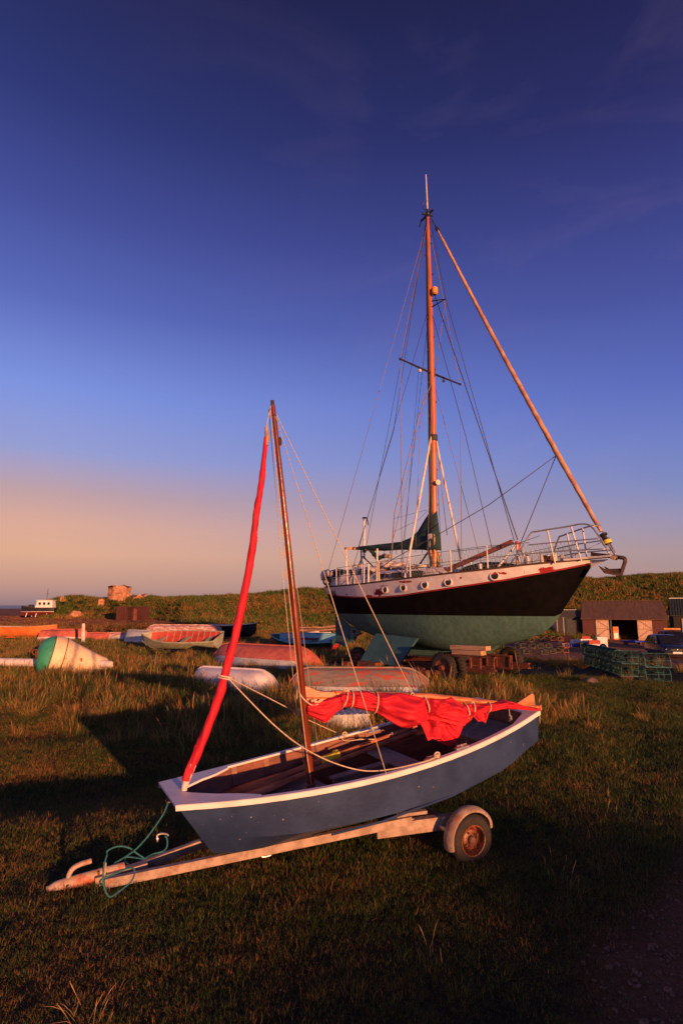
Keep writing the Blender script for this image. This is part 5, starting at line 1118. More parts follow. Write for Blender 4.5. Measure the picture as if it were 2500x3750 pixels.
# ------------------------------------------------------------------ small craft laid up in the grass
def smallboat(label, cat, P, hd, L, B, D, outer, split=.0, low=None, rim=None, inner=None, up=False, thw=2, strakes=0, rs=0, roll=0, pitch=0, name='rowing_boat', group=None, bowf=1.0, z_off=0.0, keelm=None, transom_m=None, clear=True):
    """bow towards +x; split = share of the depth below which 'low' paint starts"""
    t = thing(name, label, cat, tuple(P), 0, group); t.rotation_euler = (roll, pitch, hd); t.location.z += z_off
    X = np.linspace(-L/2, L/2, 22)
    def bw(x):
        f = (x+L/2)/L; return B/2*float(np.interp(f, [0,.15,.4,.6,.8,.92,1], [.78,.9,1,.97,.68,.34,.03+.0*bowf]))
    _bw = bw
    def bw(x):
        f = (x+L/2)/L; return _bw(x)*(1-rs*.55*max(0, 1-f/.2)**2.2)
    def zs(x): f = (x+L/2)/L; return D*(1+(.22 if not rs else .05)*max(0, (f-.45)/.55)**2+(.06 if not rs else 0)*max(0, (.4-f)/.4)**2)
    def zk(x): f = (x+L/2)/L; return D*(.62*max(0, (f-.86)/.14)**2+.06*max(0, (.2-f)/.2)+rs*.62*max(0, 1-f/.17)**2.0)
    nr_ = 14
    def sect(x, k, off=0.0):
        f = k/(nr_-1); z = zs(x)+(zk(x)-zs(x))*f; t_ = 1-f; w_ = bw(x)*(t_**.42 if t_ > 0 else 0)*(1-.1*f)
        if strakes: w_ += .012*((f*strakes) % 1)
        w_ = max(w_-off, 0); z2 = z+off*min(1, f*2)
        return w_, (D*1.0-z2 if up else z2)
    mb = MB()
    for sgn in (-1, 1):
        for k in range(nr_-1):
            mb.cur = 1 if (k+.5)/(nr_-1) > split and low else 0
            V = []; F = []
            for x in X:
                a = sect(x, k); b_ = sect(x, k+1); V += [Vector((x, sgn*a[0], a[1])), Vector((x, sgn*b_[0], b_[1]))]
            for i in range(len(X)-1): F.append((2*i, 2*i+2, 2*i+3, 2*i+1))
            mb.add(V, F)
    mats = [outer, low] if low else [outer]
    for k in range(nr_-1):   # transom
        mb.cur = 1 if (k+.5)/(nr_-1) > split and low else 0
        a = sect(X[0], k); b_ = sect(X[0], k+1); mb.add([Vector((X[0], -a[0], a[1])), Vector((X[0], a[0], a[1])), Vector((X[0], b_[0], b_[1])), Vector((X[0], -b_[0], b_[1]))], [(0,1,2,3)])
    h = mb.build('hull', mats, t)
    import bmesh
    bm = bmesh.new(); bm.from_mesh(h.data); bmesh.ops.remove_doubles(bm, verts=bm.verts, dist=.0012); bmesh.ops.recalc_face_normals(bm, faces=bm.faces); bm.to_mesh(h.data); bm.free()
    h.data.polygons.foreach_set('use_smooth', [True]*len(h.data.polygons)); h.data.set_sharp_from_angle(angle=R(18 if strakes else 50))
    so = h.modifiers.new('shell', 'SOLIDIFY'); so.thickness = .022; so.offset = -1
    zz = lambda x: (D-zs(x) if up else zs(x))
    for sgn in (-1, 1):
        mb = MB(); mb.loft([[Vector((x, sgn*(bw(x)-.012), zz(x)-.02)), Vector((x, sgn*(bw(x)+.018), zz(x)-.02)), Vector((x, sgn*(bw(x)+.018), zz(x)+.022)), Vector((x, sgn*(bw(x)-.012), zz(x)+.022))] for x in X]); mb.build('gunwale', rim or outer, t)
    kz = lambda x: (D-zk(x) if up else zk(x)); dk = .03 if up else -.03
    mb = MB(); mb.loft([[Vector((x,-.018,kz(x)-dk*.3)), Vector((x,.018,kz(x)-dk*.3)), Vector((x,.018,kz(x)+dk)), Vector((x,-.018,kz(x)+dk))] for x in X]); mb.build('keel', keelm or (low or outer), t)
    if not up:
        mb = MB(); x0 = X[0]+.04
        V = []; F = []
        for sgn in (-1, 1):
            for k in range(nr_-1):
                V2 = []; F2 = []
                for x in X[1:-2]:
                    a = sect(x, k, .028); b_ = sect(x, k+1, .028); V2 += [Vector((x, sgn*a[0], a[1])), Vector((x, sgn*b_[0], b_[1]+.0))]
                for i in range(len(X)-4): F2.append((2*i, 2*i+2, 2*i+3, 2*i+1))
                mb.add(V2, F2)
        mb.build('lining', inner or outer, t, smooth=True, angle=40)
        mb = MB(); mb.prism([Vector((x0, -bw(x0)*.93, zs(x0)-.03)), Vector((x0, bw(x0)*.93, zs(x0)-.03)), Vector((x0, bw(x0)*.6, zk(x0)+D*.2)), Vector((x0, -bw(x0)*.6, zk(x0)+D*.2))], (.02,0,0)); mb.build('transom_lining', inner or outer, t)
        for i in range(thw):
            x = -L/2+L*(.16+.6*i/max(1, thw-1)); w_, z = sect(x, 5); mb = MB(); mb.box((x, 0, z), (.2, 2*w_-.05, .025)); mb.build('thwart', rim or outer, t)
        if strakes:
            for i in range(9):
                x = -L/2+L*(.1+.075*i*1.05); 
                for sgn in (-1, 1):
                    mb = MB(); mb.tube([Vector((x, sgn*(sect(x, k, .035)[0]), sect(x, k, .035)[1])) for k in (0,3,6,9,12)], .012, 4); mb.build('rib', rim or outer, t)
    if clear and not up: CLEAR.append((P[0], P[1], L/2+.05, B/2+.05, hd))
    return t
worn_white = material('worn_white_paint', (.82,.72,.66), (.62,.54,.5), .6, 4, c3=(.4,.06,.05), s3=1.6, lo3=.64, hi3=.68)
white_grp = material('white_fibreglass', (.84,.76,.72), (.66,.58,.55), .45, 3, c3=(.5,.16,.12), s3=3, lo3=.68, hi3=.74)
pinkish = material('faded_red_bottom', (.62,.15,.10), (.48,.10,.07), .75, 5, c3=(.42,.3,.27), s3=6, lo3=.6, hi3=.68)
greyred = material('grey_over_red', (.26,.20,.17), (.19,.15,.13), .8, 4, c3=(.45,.075,.05), s3=2.2, lo3=.52, hi3=.58, stretch=(1,3,3))
palegrey = material('pale_topsides', (.55,.55,.52), (.42,.42,.4), .7, 5, c3=(.5,.35,.28), s3=7, lo3=.6, hi3=.66)
palegreen = material('pale_green_planks', (.40,.40,.30), (.28,.28,.2), .75, 6, c3=(.35,.13,.07), s3=5, lo3=.6, hi3=.66)
inred = material('red_boat_inside', (.48,.05,.025), (.33,.035,.02), .65, 4, c3=(.35,.2,.14), s3=5, lo3=.62, hi3=.68)
orange_p = material('orange_paint', (.78,.22,.05), (.65,.16,.04), .55, 3)
navy = material('black_boat_paint', (.02,.018,.022), None, .5, 5)
light_blue = material('light_blue_paint', (.25,.55,.62), (.18,.42,.5), .55, 5)
green_p = material('dark_green_paint', (.03,.10,.07), (.02,.07,.05), .5, 5)
signal_red = material('signal_red', (.6,.02,.02), (.45,.02,.02), .5, 5)
peel = material('peeling_pink', (.62,.30,.24), (.45,.16,.11), .75, 6, c3=(.75,.62,.55), s3=3.5, lo3=.5, hi3=.56, stretch=(1,3,3))
def near(px, py, back=0.0):
    P = ground_at(px, py); d = Vector((P.x, P.y, 0)).normalized()*back; return Vector((P.x+d.x, P.y+d.y, h1(P.x+d.x, P.y+d.y)))
P = near(852, 2528, .42); smallboat('white fibreglass tender lying upside down behind the red furled jib', 'tender', P, R(146), 2.7, 1.15, .46, white_grp, rim=worn_white, up=True, name='upturned_tender', z_off=-.02, rs=1, pitch=R(1))
P = near(1315, 2548, .5); smallboat('grey and red worn dinghy lying upside down just behind the red mainsail', 'rowing boat', P, R(178), 3.1, 1.25, .50, palegrey, .34, greyred, rim=worn_white, up=True, rs=.8, name='upturned_boat', z_off=.02)
P = near(965, 2440, .6); smallboat('long upturned boat with faded red bottom and pale blue grey sides', 'rowing boat', P, R(146), 4.5, 1.6, .62, palegrey, .38, pinkish, rim=palegrey, up=True, rs=.9, name='upturned_boat')
P = near(662, 2388, .6); smallboat('open clinker boat with pale green planks and bright red inside', 'rowing boat', P, R(168), 3.5, 1.45, .5, palegreen, rim=palegreen, inner=inred, thw=3, strakes=6, roll=R(-17), name='clinker_boat', z_off=.12)
P = near(662, 2352, 1.0); smallboat('long upturned clinker hull with peeling pink and white paint', 'rowing boat', P, R(172), 4.3, 1.6, .85, peel, rim=pinkish, up=True, name='upturned_boat', strakes=5)
P = near(504, 2352, .5); smallboat('small pale upturned hull just left of the open clinker boat', 'rowing boat', P, R(150), 1.9, 1.2, .58, worn_white, .2, palegrey, rim=pinkish, up=True, name='upturned_boat')
P = near(843, 2343, .4); smallboat('black boat with white gunwale standing upright at the foot of the hill', 'rowing boat', P, R(-8), 3.0, 1.2, .62, navy, rim=worn_white, inner=worn_white, thw=2, name='rowing_boat', z_off=.16, bowf=1)
P = near(1112, 2385, .6); smallboat('light blue dinghy with green sides and red lower transom', 'dinghy', P, R(158), 3.1, 1.4, .48, green_p, .55, signal_red, rim=light_blue, inner=light_blue, thw=2, roll=R(-15), name='dinghy', z_off=.08)
bb = P
mb = MB(); mb.box((0,0,0), (.7,.5,.06)); o_ = mb.build('folded_red_cloth', material('maroon_cloth', (.25,.02,.02), None, .8, 5), bevel=.02); o_.location = P+Vector((.25,-.05,.50)); o_.rotation_euler = (0,0,R(158)); tag(o_, 'folded maroon cloth lying inside the light blue dinghy', 'cloth')
P = near(75, 2338, .5); smallboat('bright orange boat at the left edge of the grass', 'rowing boat', P, R(6), 4.1, 1.4, .6, orange_p, rim=material('worn_brown_rim', (.3,.16,.09), None, .8, 6), inner=palegrey, thw=3, name='rowing_boat', z_off=.05)
P = near(238, 2347, .5); smallboat('upturned red and white boat behind the green and white buoy', 'rowing boat', P, R(4), 2.6, 1.3, .6, worn_white, .35, pinkish, rim=worn_white, up=True, name='upturned_boat')
P = near(353, 2345, .4); smallboat('low dull red upturned hull sunk in the grass right of the thin white post', 'rowing boat', P, R(175), 1.4, .9, .38, pinkish, rim=pinkish, up=True, name='upturned_boat')
P = near(430, 2343, .4); smallboat('low mauve grey upturned hull sunk in grass between two larger hulls', 'rowing boat', P, R(178), 1.5, .9, .36, palegrey, .5, peel, rim=palegrey, up=True, name='upturned_boat')

# navigation buoy lying on its side
bp_ = near(215, 2478, .55); by = thing('navigation_buoy', 'big green and cream steel navigation buoy lying on its side in the grass', 'buoy', tuple(bp_), R(30))
gb = material('buoy_green', (.05,.34,.2), (.04,.26,.16), .6, 5, c3=(.35,.12,.06), s3=5, lo3=.66, hi3=.70); cb_ = material('buoy_cream', (.86,.64,.42), (.74,.52,.33), .6, 4, c3=(.35,.09,.04), s3=3.4, lo3=.62, hi3=.66)
ax_ = Vector((.975,0,-.22)).normalized(); c0 = Vector((-.32,0,.55))
mb = MB(); mb.lathe(c0, ax_, [(-.30,.002),(-.29,.16),(-.25,.30),(-.16,.44),(-.04,.53),(.08,.56)], 36); mb.build('base', gb, by, smooth=True, angle=50)
mb = MB(); mb.lathe(c0, ax_, [(.08,.56),(.25,.575),(.36,.57),(.40,.56)], 36); mb.build('band', cb_, by, smooth=True, angle=50)
mb = MB(); mb.lathe(c0, ax_, [(.40,.56),(.47,.53),(.95,.38),(1.35,.26),(1.56,.215),(1.66,.14),(1.68,.001)], 36); mb.build('cone', cb_, by, smooth=True, angle=50)
mb = MB(); mb.torus(c0+ax_*.385, ax_, .572, .014, 40, 6); mb.torus(c0+ax_*.06, ax_, .56, .012, 40, 6); mb.build('weld_seam', rust, by, smooth=True)
mb = MB(); mb.bar(c0+ax_*-.29+Vector((-.02,-.1,.1)), c0+ax_*-.2+Vector((-.1,-.34,-.1)), .06, .05); mb.torus(c0+ax_*-.3+Vector((-.04,-.2,.05)), (0,1,0), .07, .02, 14, 6); mb.build('mooring_eye', rust, by)
mb = MB(); mb.tube([c0+ax_*1.64, c0+ax_*1.8], .06, 10); mb.build('lamp_stub', worn_white, by, smooth=True)
CLEAR.append((bp_.x+.1, bp_.y, .85, .42, 0))
pa, pb2 = near(-30, 2452), near(438, 2450); pa.z += .22; pb2.z += .22
pa = CAM+ray(-40,2424)*(18.6/ray(-40,2424).y); pb2 = CAM+ray(408,2432)*(17.2/ray(408,2432).y)
mb = MB(); mb.tube([pa+(pb2-pa)*f for f in (0,.5,.95,1)], [.13,.12,.11,.08], 12); o_ = mb.build('fallen_spar', worn_white, smooth=True); tag(o_, 'thick white painted spar lying behind the green and cream buoy', 'spar')
pw = near(305, 2358); mb = MB(); mb.tube([pw, pw+Vector((-.05,0,1.0))], [.1,.07], 6); o_ = mb.build('post', worn_white); tag(o_, 'leaning white post standing behind the buoy', 'post')

# loose things in the grass
P = near(1265, 2672, .2); cr_ = thing('fish_crate', 'weathered white plastic fish crate in the grass behind the blue dinghy', 'crate', tuple(P), R(12))
cm = material('crate_plastic', (.55,.53,.52), (.36,.34,.33), .6, 7); W2, D2, H2 = .66, .42, .20
for nm, c, d in (('side', (0,-D2/2,H2/2), (W2,.02,H2)), ('side', (0,D2/2,H2/2), (W2,.02,H2)), ('end', (-W2/2,0,H2/2), (.02,D2-.024,H2)), ('end', (W2/2,0,H2/2), (.02,D2-.024,H2)), ('lid', (0,0,H2+.012), (W2+.03,D2+.03,.022))):
    mb = MB(); mb.box(c, d)
    if nm == 'side':
        for k in range(7): mb.box((c[0]-W2/2+.05+k*(W2-.1)/6, c[1]+(.014 if c[1] > 0 else -.014), c[2]), (.02,.012,H2*.96))
    if nm == 'lid':
        for k in range(6): mb.box((-W2/2+.08+k*.1, 0, H2+.026), (.03,D2*.9,.006))
    mb.build(nm, cm, cr_)
def crate(px, py, back, w_, d_, h_, m_, rz, label, name='fish_box', tilt=0, dz=0, cat='box', group=None):
    P = near(px, py, back) if not isinstance(px, Vector) else px; t = thing(name, label, cat, (P.x, P.y, P.z+dz), rz, group); t.rotation_euler[0] = tilt
    for c, d in (((0,-d_/2,h_/2),(w_,.02,h_)), ((0,d_/2,h_/2),(w_,.02,h_)), ((-w_/2,0,h_/2),(.02,d_-.024,h_)), ((w_/2,0,h_/2),(.02,d_-.024,h_))): 
        mb = MB(); mb.box(c, d); mb.box((c[0]*1.02, c[1]*1.02, h_-.02), (d[0]+.02, d[1]+.02, .03)); mb.build('side', m_, t)
    mb = MB(); mb.box((0,0,.012), (w_-.02,d_-.02,.02)); mb.build('bottom', m_, t); return t
bl = material('blue_plastic', (.03,.05,.35), None, .5, 6); rd = material('red_plastic', (.55,.06,.03), None, .5, 6); wh = material('white_plastic', (.9,.84,.8), (.75,.66,.62), .5, 6); tn = material('tan_plastic', (.65,.38,.2), None, .6, 6)
crate(1245, 2628, .25, .42, .3, .14, bl, R(20), 'small blue plastic tray in the grass behind the white fish crate')
crate(1150, 2640, .2, .3, .22, .1, bl, R(-20), 'blue plastic tray behind the foot of the wooden mast')
P = near(972, 2622, .1); st = thing('wooden_stool', 'low broken wooden stool in the grass beyond the blue dinghy bow', 'stool', tuple(P), R(15))
mb = MB(); mb.box((0,0,.26), (.26,.2,.04)); mb.build('seat', dark_timber, st, bevel=.005)
for x_, y_ in ((-.1,-.07),(.1,-.07),(.1,.07),(-.1,.07)):
    mb = MB(); mb.bar((x_,y_,0), (x_,y_,.25), .03, .03, (1,0,0)); mb.build('leg', dark_timber, st)
def rock(px, py, r_, label, sc_=(1,.8,.5), m_=None, name='stone', seed=0, cat='stone'):
    P = near(px, py); mb = MB(); m2 = MB(); m2.sph((0,0,0), 1, 16, 10, (r_*sc_[0], r_*sc_[1], r_*sc_[2]))
    mb.add([Vector(p)*(1+.35*noise.noise(Vector(p)*(1.6/r_)+Vector((seed,0,0)))) for p in m2.v], m2.f); o_ = mb.build(name, m_ or material('grey_stone', (.24,.15,.14), (.14,.09,.08), .9, 5, bump=.5), smooth=True, angle=60)
    o_.location = (P.x, P.y, P.z+r_*sc_[2]*.5); return tag(o_, label, cat)
rock(2168, 2502, .17, 'rounded grey stone in the grass between the yacht and the lobster pots')
rock(1410, 2435, .16, 'small pale stone in front of the rusty trolley', (1,.8,.7), material('pale_stone', (.6,.42,.32), None, .9, 6))
# net heap beside the pink upturned hull
def heap(px, py, back, sx, sy, sz, m_, label, name, cat, seed=0, fr=2.2, am=.35):
    P = near(px, py, back); mb = MB(); m2 = MB(); m2.sph((0,0,0), 1, 28, 18); V = []
    for p in m2.v:
        p = Vector(p); k = 1+am*noise.noise(p*fr+Vector((seed,0,0)))+am*.5*noise.noise(p*fr*2.6+Vector((0,seed,0))); V.append(Vector((p.x*sx*k, p.y*sy*k, max(p.z, -.1)*sz*k)))
    mb.add(V, m2.f); o_ = mb.build(name, m_, smooth=True, angle=80); o_.location = P; return tag(o_, label, cat)
heap(1105, 2446, .3, .42, .35, .34, material('blue_grey_net', (.12,.14,.2), (.3,.2,.14), .95, 16, bump=.9, bscale=60), 'heap of blue grey net at the end of the long upturned boat', 'net_heap', 'net', 2)
wm = material('driftwood', (.42,.22,.15), (.28,.13,.09), .9, 4, stretch=(1,5,5), bump=.4)
for i in range(9):
    px = 1092+i*15; P = near(px, 2326-(i % 3)*7, .0); mb = MB(); L2 = random.uniform(.8,1.6); mb.bar((-L2/2,0,0), (L2/2,0,random.uniform(-.1,.15)), .16, random.uniform(.08,.16)); o_ = mb.build('driftwood_plank', wm if i % 3 else worn_white, bevel=.01); o_.location = P+Vector((0,0,.1+.1*(i%3))); o_.rotation_euler = (0,0,random.uniform(-.4,.4)); tag(o_, 'reddish driftwood plank in the heap beyond the light blue dinghy' if i % 3 else 'white painted plank in the driftwood heap beyond the light blue dinghy', 'plank', 'driftwood planks heaped at the foot of the hill')

# ------------------------------------------------------------------ far left: fishing boat ashore, ruin, brown hut
P = near(141, 2262, .8); fb = thing('fishing_boat', 'small white cabin fishing boat with black hull standing ashore far left', 'fishing boat', tuple(P), R(184))
Lf = 4.4; X = np.linspace(-Lf/2, Lf/2, 18)
def fbw(x): return .85*float(np.interp((x+Lf/2)/Lf, [0,.1,.5,.75,.9,1], [.8,.92,1,.8,.45,.03]))
def fzs(x): return 1.15+.35*max(0, (x+.2)/Lf*1.6)**2
for nm, z0, z1, m_, gr in (('bottom', None, .62, material('dark_red_bottom', (.22,.02,.015), None, .7, 5), 0), ('topsides', .62, None, navy, 0)):
    mb = MB()
    for sgn in (-1, 1):
        V = []; F = []
        for x in X:
            if nm == 'bottom': V += [Vector((x, 0, .18)), Vector((x, sgn*fbw(x)*.6, .3)), Vector((x, sgn*fbw(x)*.93, .62))]
            else: V += [Vector((x, sgn*fbw(x)*.93, .62)), Vector((x, sgn*fbw(x)*.98, .9)), Vector((x, sgn*fbw(x), fzs(x)))]
        for i in range(len(X)-1): F += [(3*i, 3*i+3, 3*i+4, 3*i+1), (3*i+1, 3*i+4, 3*i+5, 3*i+2)]
        mb.add(V, F)
    if nm == 'topsides': mb.add([Vector((X[0], -fbw(X[0]), 1.15)), Vector((X[0], fbw(X[0]), 1.15)), Vector((X[0], fbw(X[0])*.9, .6)), Vector((X[0], -fbw(X[0])*.9, .6))], [(0,1,2,3)])
    mb.build(nm if nm != 'topsides' else 'hull', m_, fb, smooth=True)
for sgn in (-1, 1):
    mb = MB(); mb.tube([Vector((x, sgn*(fbw(x)+.01), .66)) for x in X], .035, 5); mb.build('boot_stripe', worn_white, fb)
    mb = MB(); mb.tube([Vector((x, sgn*(fbw(x)+.01), fzs(x))) for x in X], .035, 5); mb.build('rail', dark_timber, fb)
mb = MB(); mb.prism([(-Lf/2+.05,-.6,1.1),(-Lf/2+.05,.6,1.1),(1.9,.2,1.2),(1.9,-.2,1.2)], (0,0,.03)); mb.build('deck', decky, fb)
mb = MB(); mb.hexa([(-1.9,-.62,1.1),(.3,-.6,1.1),(.3,.6,1.1),(-1.9,.62,1.1),(-1.8,-.52,2.05),(.1,-.5,2.05),(.1,.5,2.05),(-1.8,.52,2.05)]); cbn = mb.build('cabin', wh, fb, bevel=.06)
mb = MB(); mb.box((-.85,0,2.1), (2.15,1.15,.07)); mb.build('roof', wh, cbn, bevel=.02)
for k in range(3):
    for sgn in (-1, 1):
        mb = MB(); mb.box((-1.4+k*.55, sgn*.575, 1.68), (.3,.05,.34)); mb.build('window', glass_dark, cbn, bevel=.03)
mb = MB(); mb.tube([(-.9,0,2.1),(-.95,0,3.6)], .035, 6); mb.tube([(-1.15,0,3.0),(-.75,0,3.0)], .02, 5); mb.build('mast', rust, fb)
mb = MB(); mb.box((1.0,0,1.35), (.5,.5,.4)); mb.build('hauler', black_pl, fb, bevel=.05)
for k, x_ in enumerate((-1.3,0,1.2)):
    for sgn in (-1, 1):
        mb = MB(); mb.bar((x_, sgn*.85, 0), (x_, sgn*.55, .5), .08, .08, (1,0,0)); mb.build('prop', wh if k else timber, fb)
rs = material('ruin_stone', (.62,.3,.16), (.34,.14,.08), .95, 2.2, detail=9, bump=1.0, bscale=3)
def ruin(px, py, w_, d_, h_, label, seed):
    P = near(px, py, d_*.4); mb = MB(); n1, n2 = 20, 14; rings = []
    for j in range(n2+1):
        f = j/n2; rg = []
        for i in range(28):
            a = 2*math.pi*i/28; cx_, sy_ = math.cos(a), math.sin(a); k = 1/max(abs(cx_), abs(sy_))**.8
            p = Vector((cx_*k*w_/2, sy_*k*d_/2, -.5+(h_+.5)*f)); nz = noise.noise(p*1.3+Vector((seed,0,0)))*.28+noise.noise(p*3.1)*.14
            p.x += nz*cx_; p.y += nz*sy_; p.z += (noise.noise(Vector((p.x*1.4+seed, p.y*1.4, 0)))*.5*f**3); p.x *= (1+.05*f); rg.append(p)
        rings.append(rg)
    mb.loft(rings); o_ = mb.build('ruined_wall', rs, smooth=True, angle=30); o_.location = P; return tag(o_, label, 'ruin')
ruin(436, 2200, 2.55, 2.0, 1.75, 'square stump of a ruined stone tower on top of the headland', 0)
ruin(510, 2199, 1.5, 1.2, .62, 'low broken stone wall on the headland right of the ruined tower', 5)
rock(370, 2216, .5, 'bare reddish rock on the slope below the ruined tower', (1,.8,1.1), rs, 'rock', 3, 'rock')
rock(232, 2200, .5, 'small bare rock at the left end of the headland', (1,.8,.8), rs, 'rock', 6, 'rock')
rock(278, 2262, .75, 'rusty red boulder on the shore right of the small fishing boat', (1.2,.8,.8), rs, 'boulder', 9, 'rock')
P = near(486, 2273, .8); ht_ = thing('store_hut', 'low dark brown flat roofed store hut below the headland', 'hut', tuple(P), R(-8))
bw_ = material('brown_corrugated', (.12,.035,.022), (.08,.025,.018), .8, 3, stretch=(6,6,.5), bump=.3)
mb = MB(); mb.box((0,0,.72), (2.95,1.8,1.45)); mb.build('wall', bw_, ht_)
mb = MB(); mb.box((0,0,1.49), (3.1,1.95,.07)); mb.build('roof', bw_, ht_)
mb = MB(); mb.box((.75,-.92,.66), (.35,.05,1.25)); mb.build('door', material('rust_door', (.35,.09,.05), None, .8, 4), ht_)
for k in range(11): mb = MB(); mb.bar((-1.4+k*.28,-.925,.05), (-1.4+k*.28,-.925,1.4), .05, .03, (1,0,0)); mb.build('wall_rib', bw_, ht_)

# ------------------------------------------------------------------ right: sheds and the yard
def yard_obj(px, py): return near(px, py)
P = ground_at(2287, 2343); D0 = P.y; s0 = D0/FPX/1.0*1.006
sh = thing('boat_shed', 'long brown roofed boat shed with open black doorway and pale double doors', 'shed', (P.x, P.y, P.z), R(-24))
def sx(px): return (px-2287)*s0*.9
wall_red = material('dark_red_boards', (.13,.035,.028), (.085,.025,.02), .8, 3, stretch=(7,7,.6), bump=.3)
roof_br = material('brown_roofing', (.14,.072,.05), (.10,.05,.035), .9, 2, stretch=(3,.4,.4), bump=.25)
pale_door = material('pale_door_boards', (.72,.48,.34), (.5,.32,.22), .7, 2.5, stretch=(5,5,.6), bump=.3)
HE, HR, DP = 2.12, 3.72, 5.2
for a, b_, nm, m_ in ((2135,2184,'wall',wall_red), (2386,2438,'wall',wall_red)):
    mb = MB(); mb.box(((sx(a)+sx(b_))/2, .06, HE/2-.1), (sx(b_)-sx(a), .12, HE+.2)); mb.build(nm, m_, sh)
for px in (2135, 2438):
    mb = MB(); x_ = sx(px); mb.prism([(x_,.13,-.2),(x_,DP,-.2),(x_,DP,HE),(x_,DP/2,HR-.1),(x_,.13,HE)], (.12 if px < 2300 else -.12,0,0)); mb.build('wall', wall_red, sh)
mb = MB(); mb.box((0,DP,HE/2-.1), (sx(2438)-sx(2135)-.3,.12,HE+.2)); mb.build('wall', wall_red, sh)
mb = MB(); mb.box((0,.06,HE-.06), (sx(2385)-sx(2185),.14,.18)); mb.build('lintel', dark_timber, sh)
for nm, y0, z0, y1, z1 in (('roof', -.35, HE-.18, DP/2, HR), ('roof', DP+.3, HE-.18, DP/2+.01, HR)):
    mb = MB(); xa, xb = sx(2132)-.05, sx(2441)+.05; a = [Vector((xa,y0,z0)), Vector((xb,y0,z0)), Vector((xb-.2,y1,z1)), Vector((xa+.2,y1,z1))]; mb.prism(a, (0,0,.07)); rf = mb.build(nm, roof_br, sh)
    if False:
        for k in range(30):
            f = k/29; mb = MB(); mb.bar(a[0].lerp(a[1], f)+Vector((0,0,.08)), a[3].lerp(a[2], f)+Vector((0,0,.08)), .05, .03); mb.build('roof_rib', roof_br, rf)
mb = MB(); mb.bar((sx(2135),DP/2,HR+.08), (sx(2438),DP/2,HR+.08), .3, .06); mb.build('ridge_cap', roof_br, sh)
for a, b_ in ((2184, 2233), (2334, 2386)):
    dr = None; x0, x1 = sx(a), sx(b_); mb = MB(); mb.box(((x0+x1)/2, -.03, HE/2-.1), (x1-x0-.04, .05, HE-.18)); dr = mb.build('door', pale_door, sh)
    mb = MB(); mb.bar((x0+.08,-.075,.25), (x1-.08,-.075,HE*.52), .03, .09); mb.bar((x0+.08,-.075,HE*.9), (x1-.08,-.075,HE*.55), .03, .09); mb.build('brace', timber, dr)
    for z in (.14, HE*.5, HE*.88): mb = MB(); mb.box(((x0+x1)/2,-.075,z), (x1-x0-.06,.035,.1)); mb.build('rail', timber, dr)
    mb = MB(); mb.box((x1-.12,-.09,HE*.45), (.05,.03,.14)); mb.build('latch', rust, dr)
mb = MB(); mb.bar((sx(2240),.05,0), (sx(2240),.05,HE-.1), .18, .12, (1,0,0)); mb.build('door_post', material('blue_grey_post', (.13,.14,.18), None, .7, 4), sh)
mb = MB(); mb.box((0,1.2,-.06), (sx(2438)-sx(2135)-.3,2.2,.06)); mb.build('floor', decky, sh)
fz = thing('cabinet', 'orange and white cabinet standing in the doorway of the long shed', 'cabinet', (P.x+sx(2259)*.91, P.y+.1+.35, P.z))
mb = MB(); mb.box((0,.2,.62), (.55,.4,1.24)); mb.build('case', orange_p, fz, bevel=.02)
mb = MB(); mb.box((-.02,-.015,.38), (.40,.03,.5)); mb.build('panel', wh, fz)
mb = MB(); mb.box((0,-.02,1.0), (.4,.03,.3)); mb.build('panel', material('deep_orange', (.7,.12,.03), None, .6, 5), fz)
# small store left of it
P2 = ground_at(2085, 2333); s2 = P2.y/FPX*1.006
s_ = thing('small_store', 'small dark grey garden store with tan end wall beside the long shed', 'shed', tuple(P2), R(-6))
mb = MB(); w2 = 1.85; d2 = 2.4; he2 = (2333-2262)*s2; hr2 = (2333-2238)*s2
mb.box((0,d2/2,he2/2), (w2*2*.62,d2,he2)); mb.build('wall', material('dark_grey_boards', (.035,.035,.035), (.025,.025,.025), .8, 3, stretch=(6,6,.5)), s_)
mb = MB(); mb.box((-w2*.62-.03,d2/2,he2/2), (.05,d2,he2-.05)); mb.build('end_wall', pale_door, s_)
mb = MB(); X0 = w2*.62+.1; mb.prism([(-X0,-.1,he2),(-X0,d2*.5,hr2),(-X0,d2+.1,he2)], (2*X0,0,0)); mb.build('roof', material('dark_felt_roof', (.07,.06,.055), None, .9, 5), s_)
mb = MB(); mb.box((0,d2*.5,hr2+.02), (2*X0,.25,.05)); mb.build('ridge_cap', palegrey, s_)
mb = MB(); mb.box((.15,-.03,he2*.46), (.9,.05,he2*.86)); dr = mb.build('door', material('dark_grey_door', (.05,.05,.05), None, .8, 4), s_)
mb = MB(); mb.box((.5,-.07,he2*.45), (.05,.04,.12)); mb.build('handle', rust, dr)
for x_ in (-.55,.0,.7): mb = MB(); mb.bar((x_,-.02,.02), (x_,-.02,he2-.02), .06, .05, (1,0,0)); mb.build('corner_post', palegrey if x_ < 0 else dark_timber, s_)
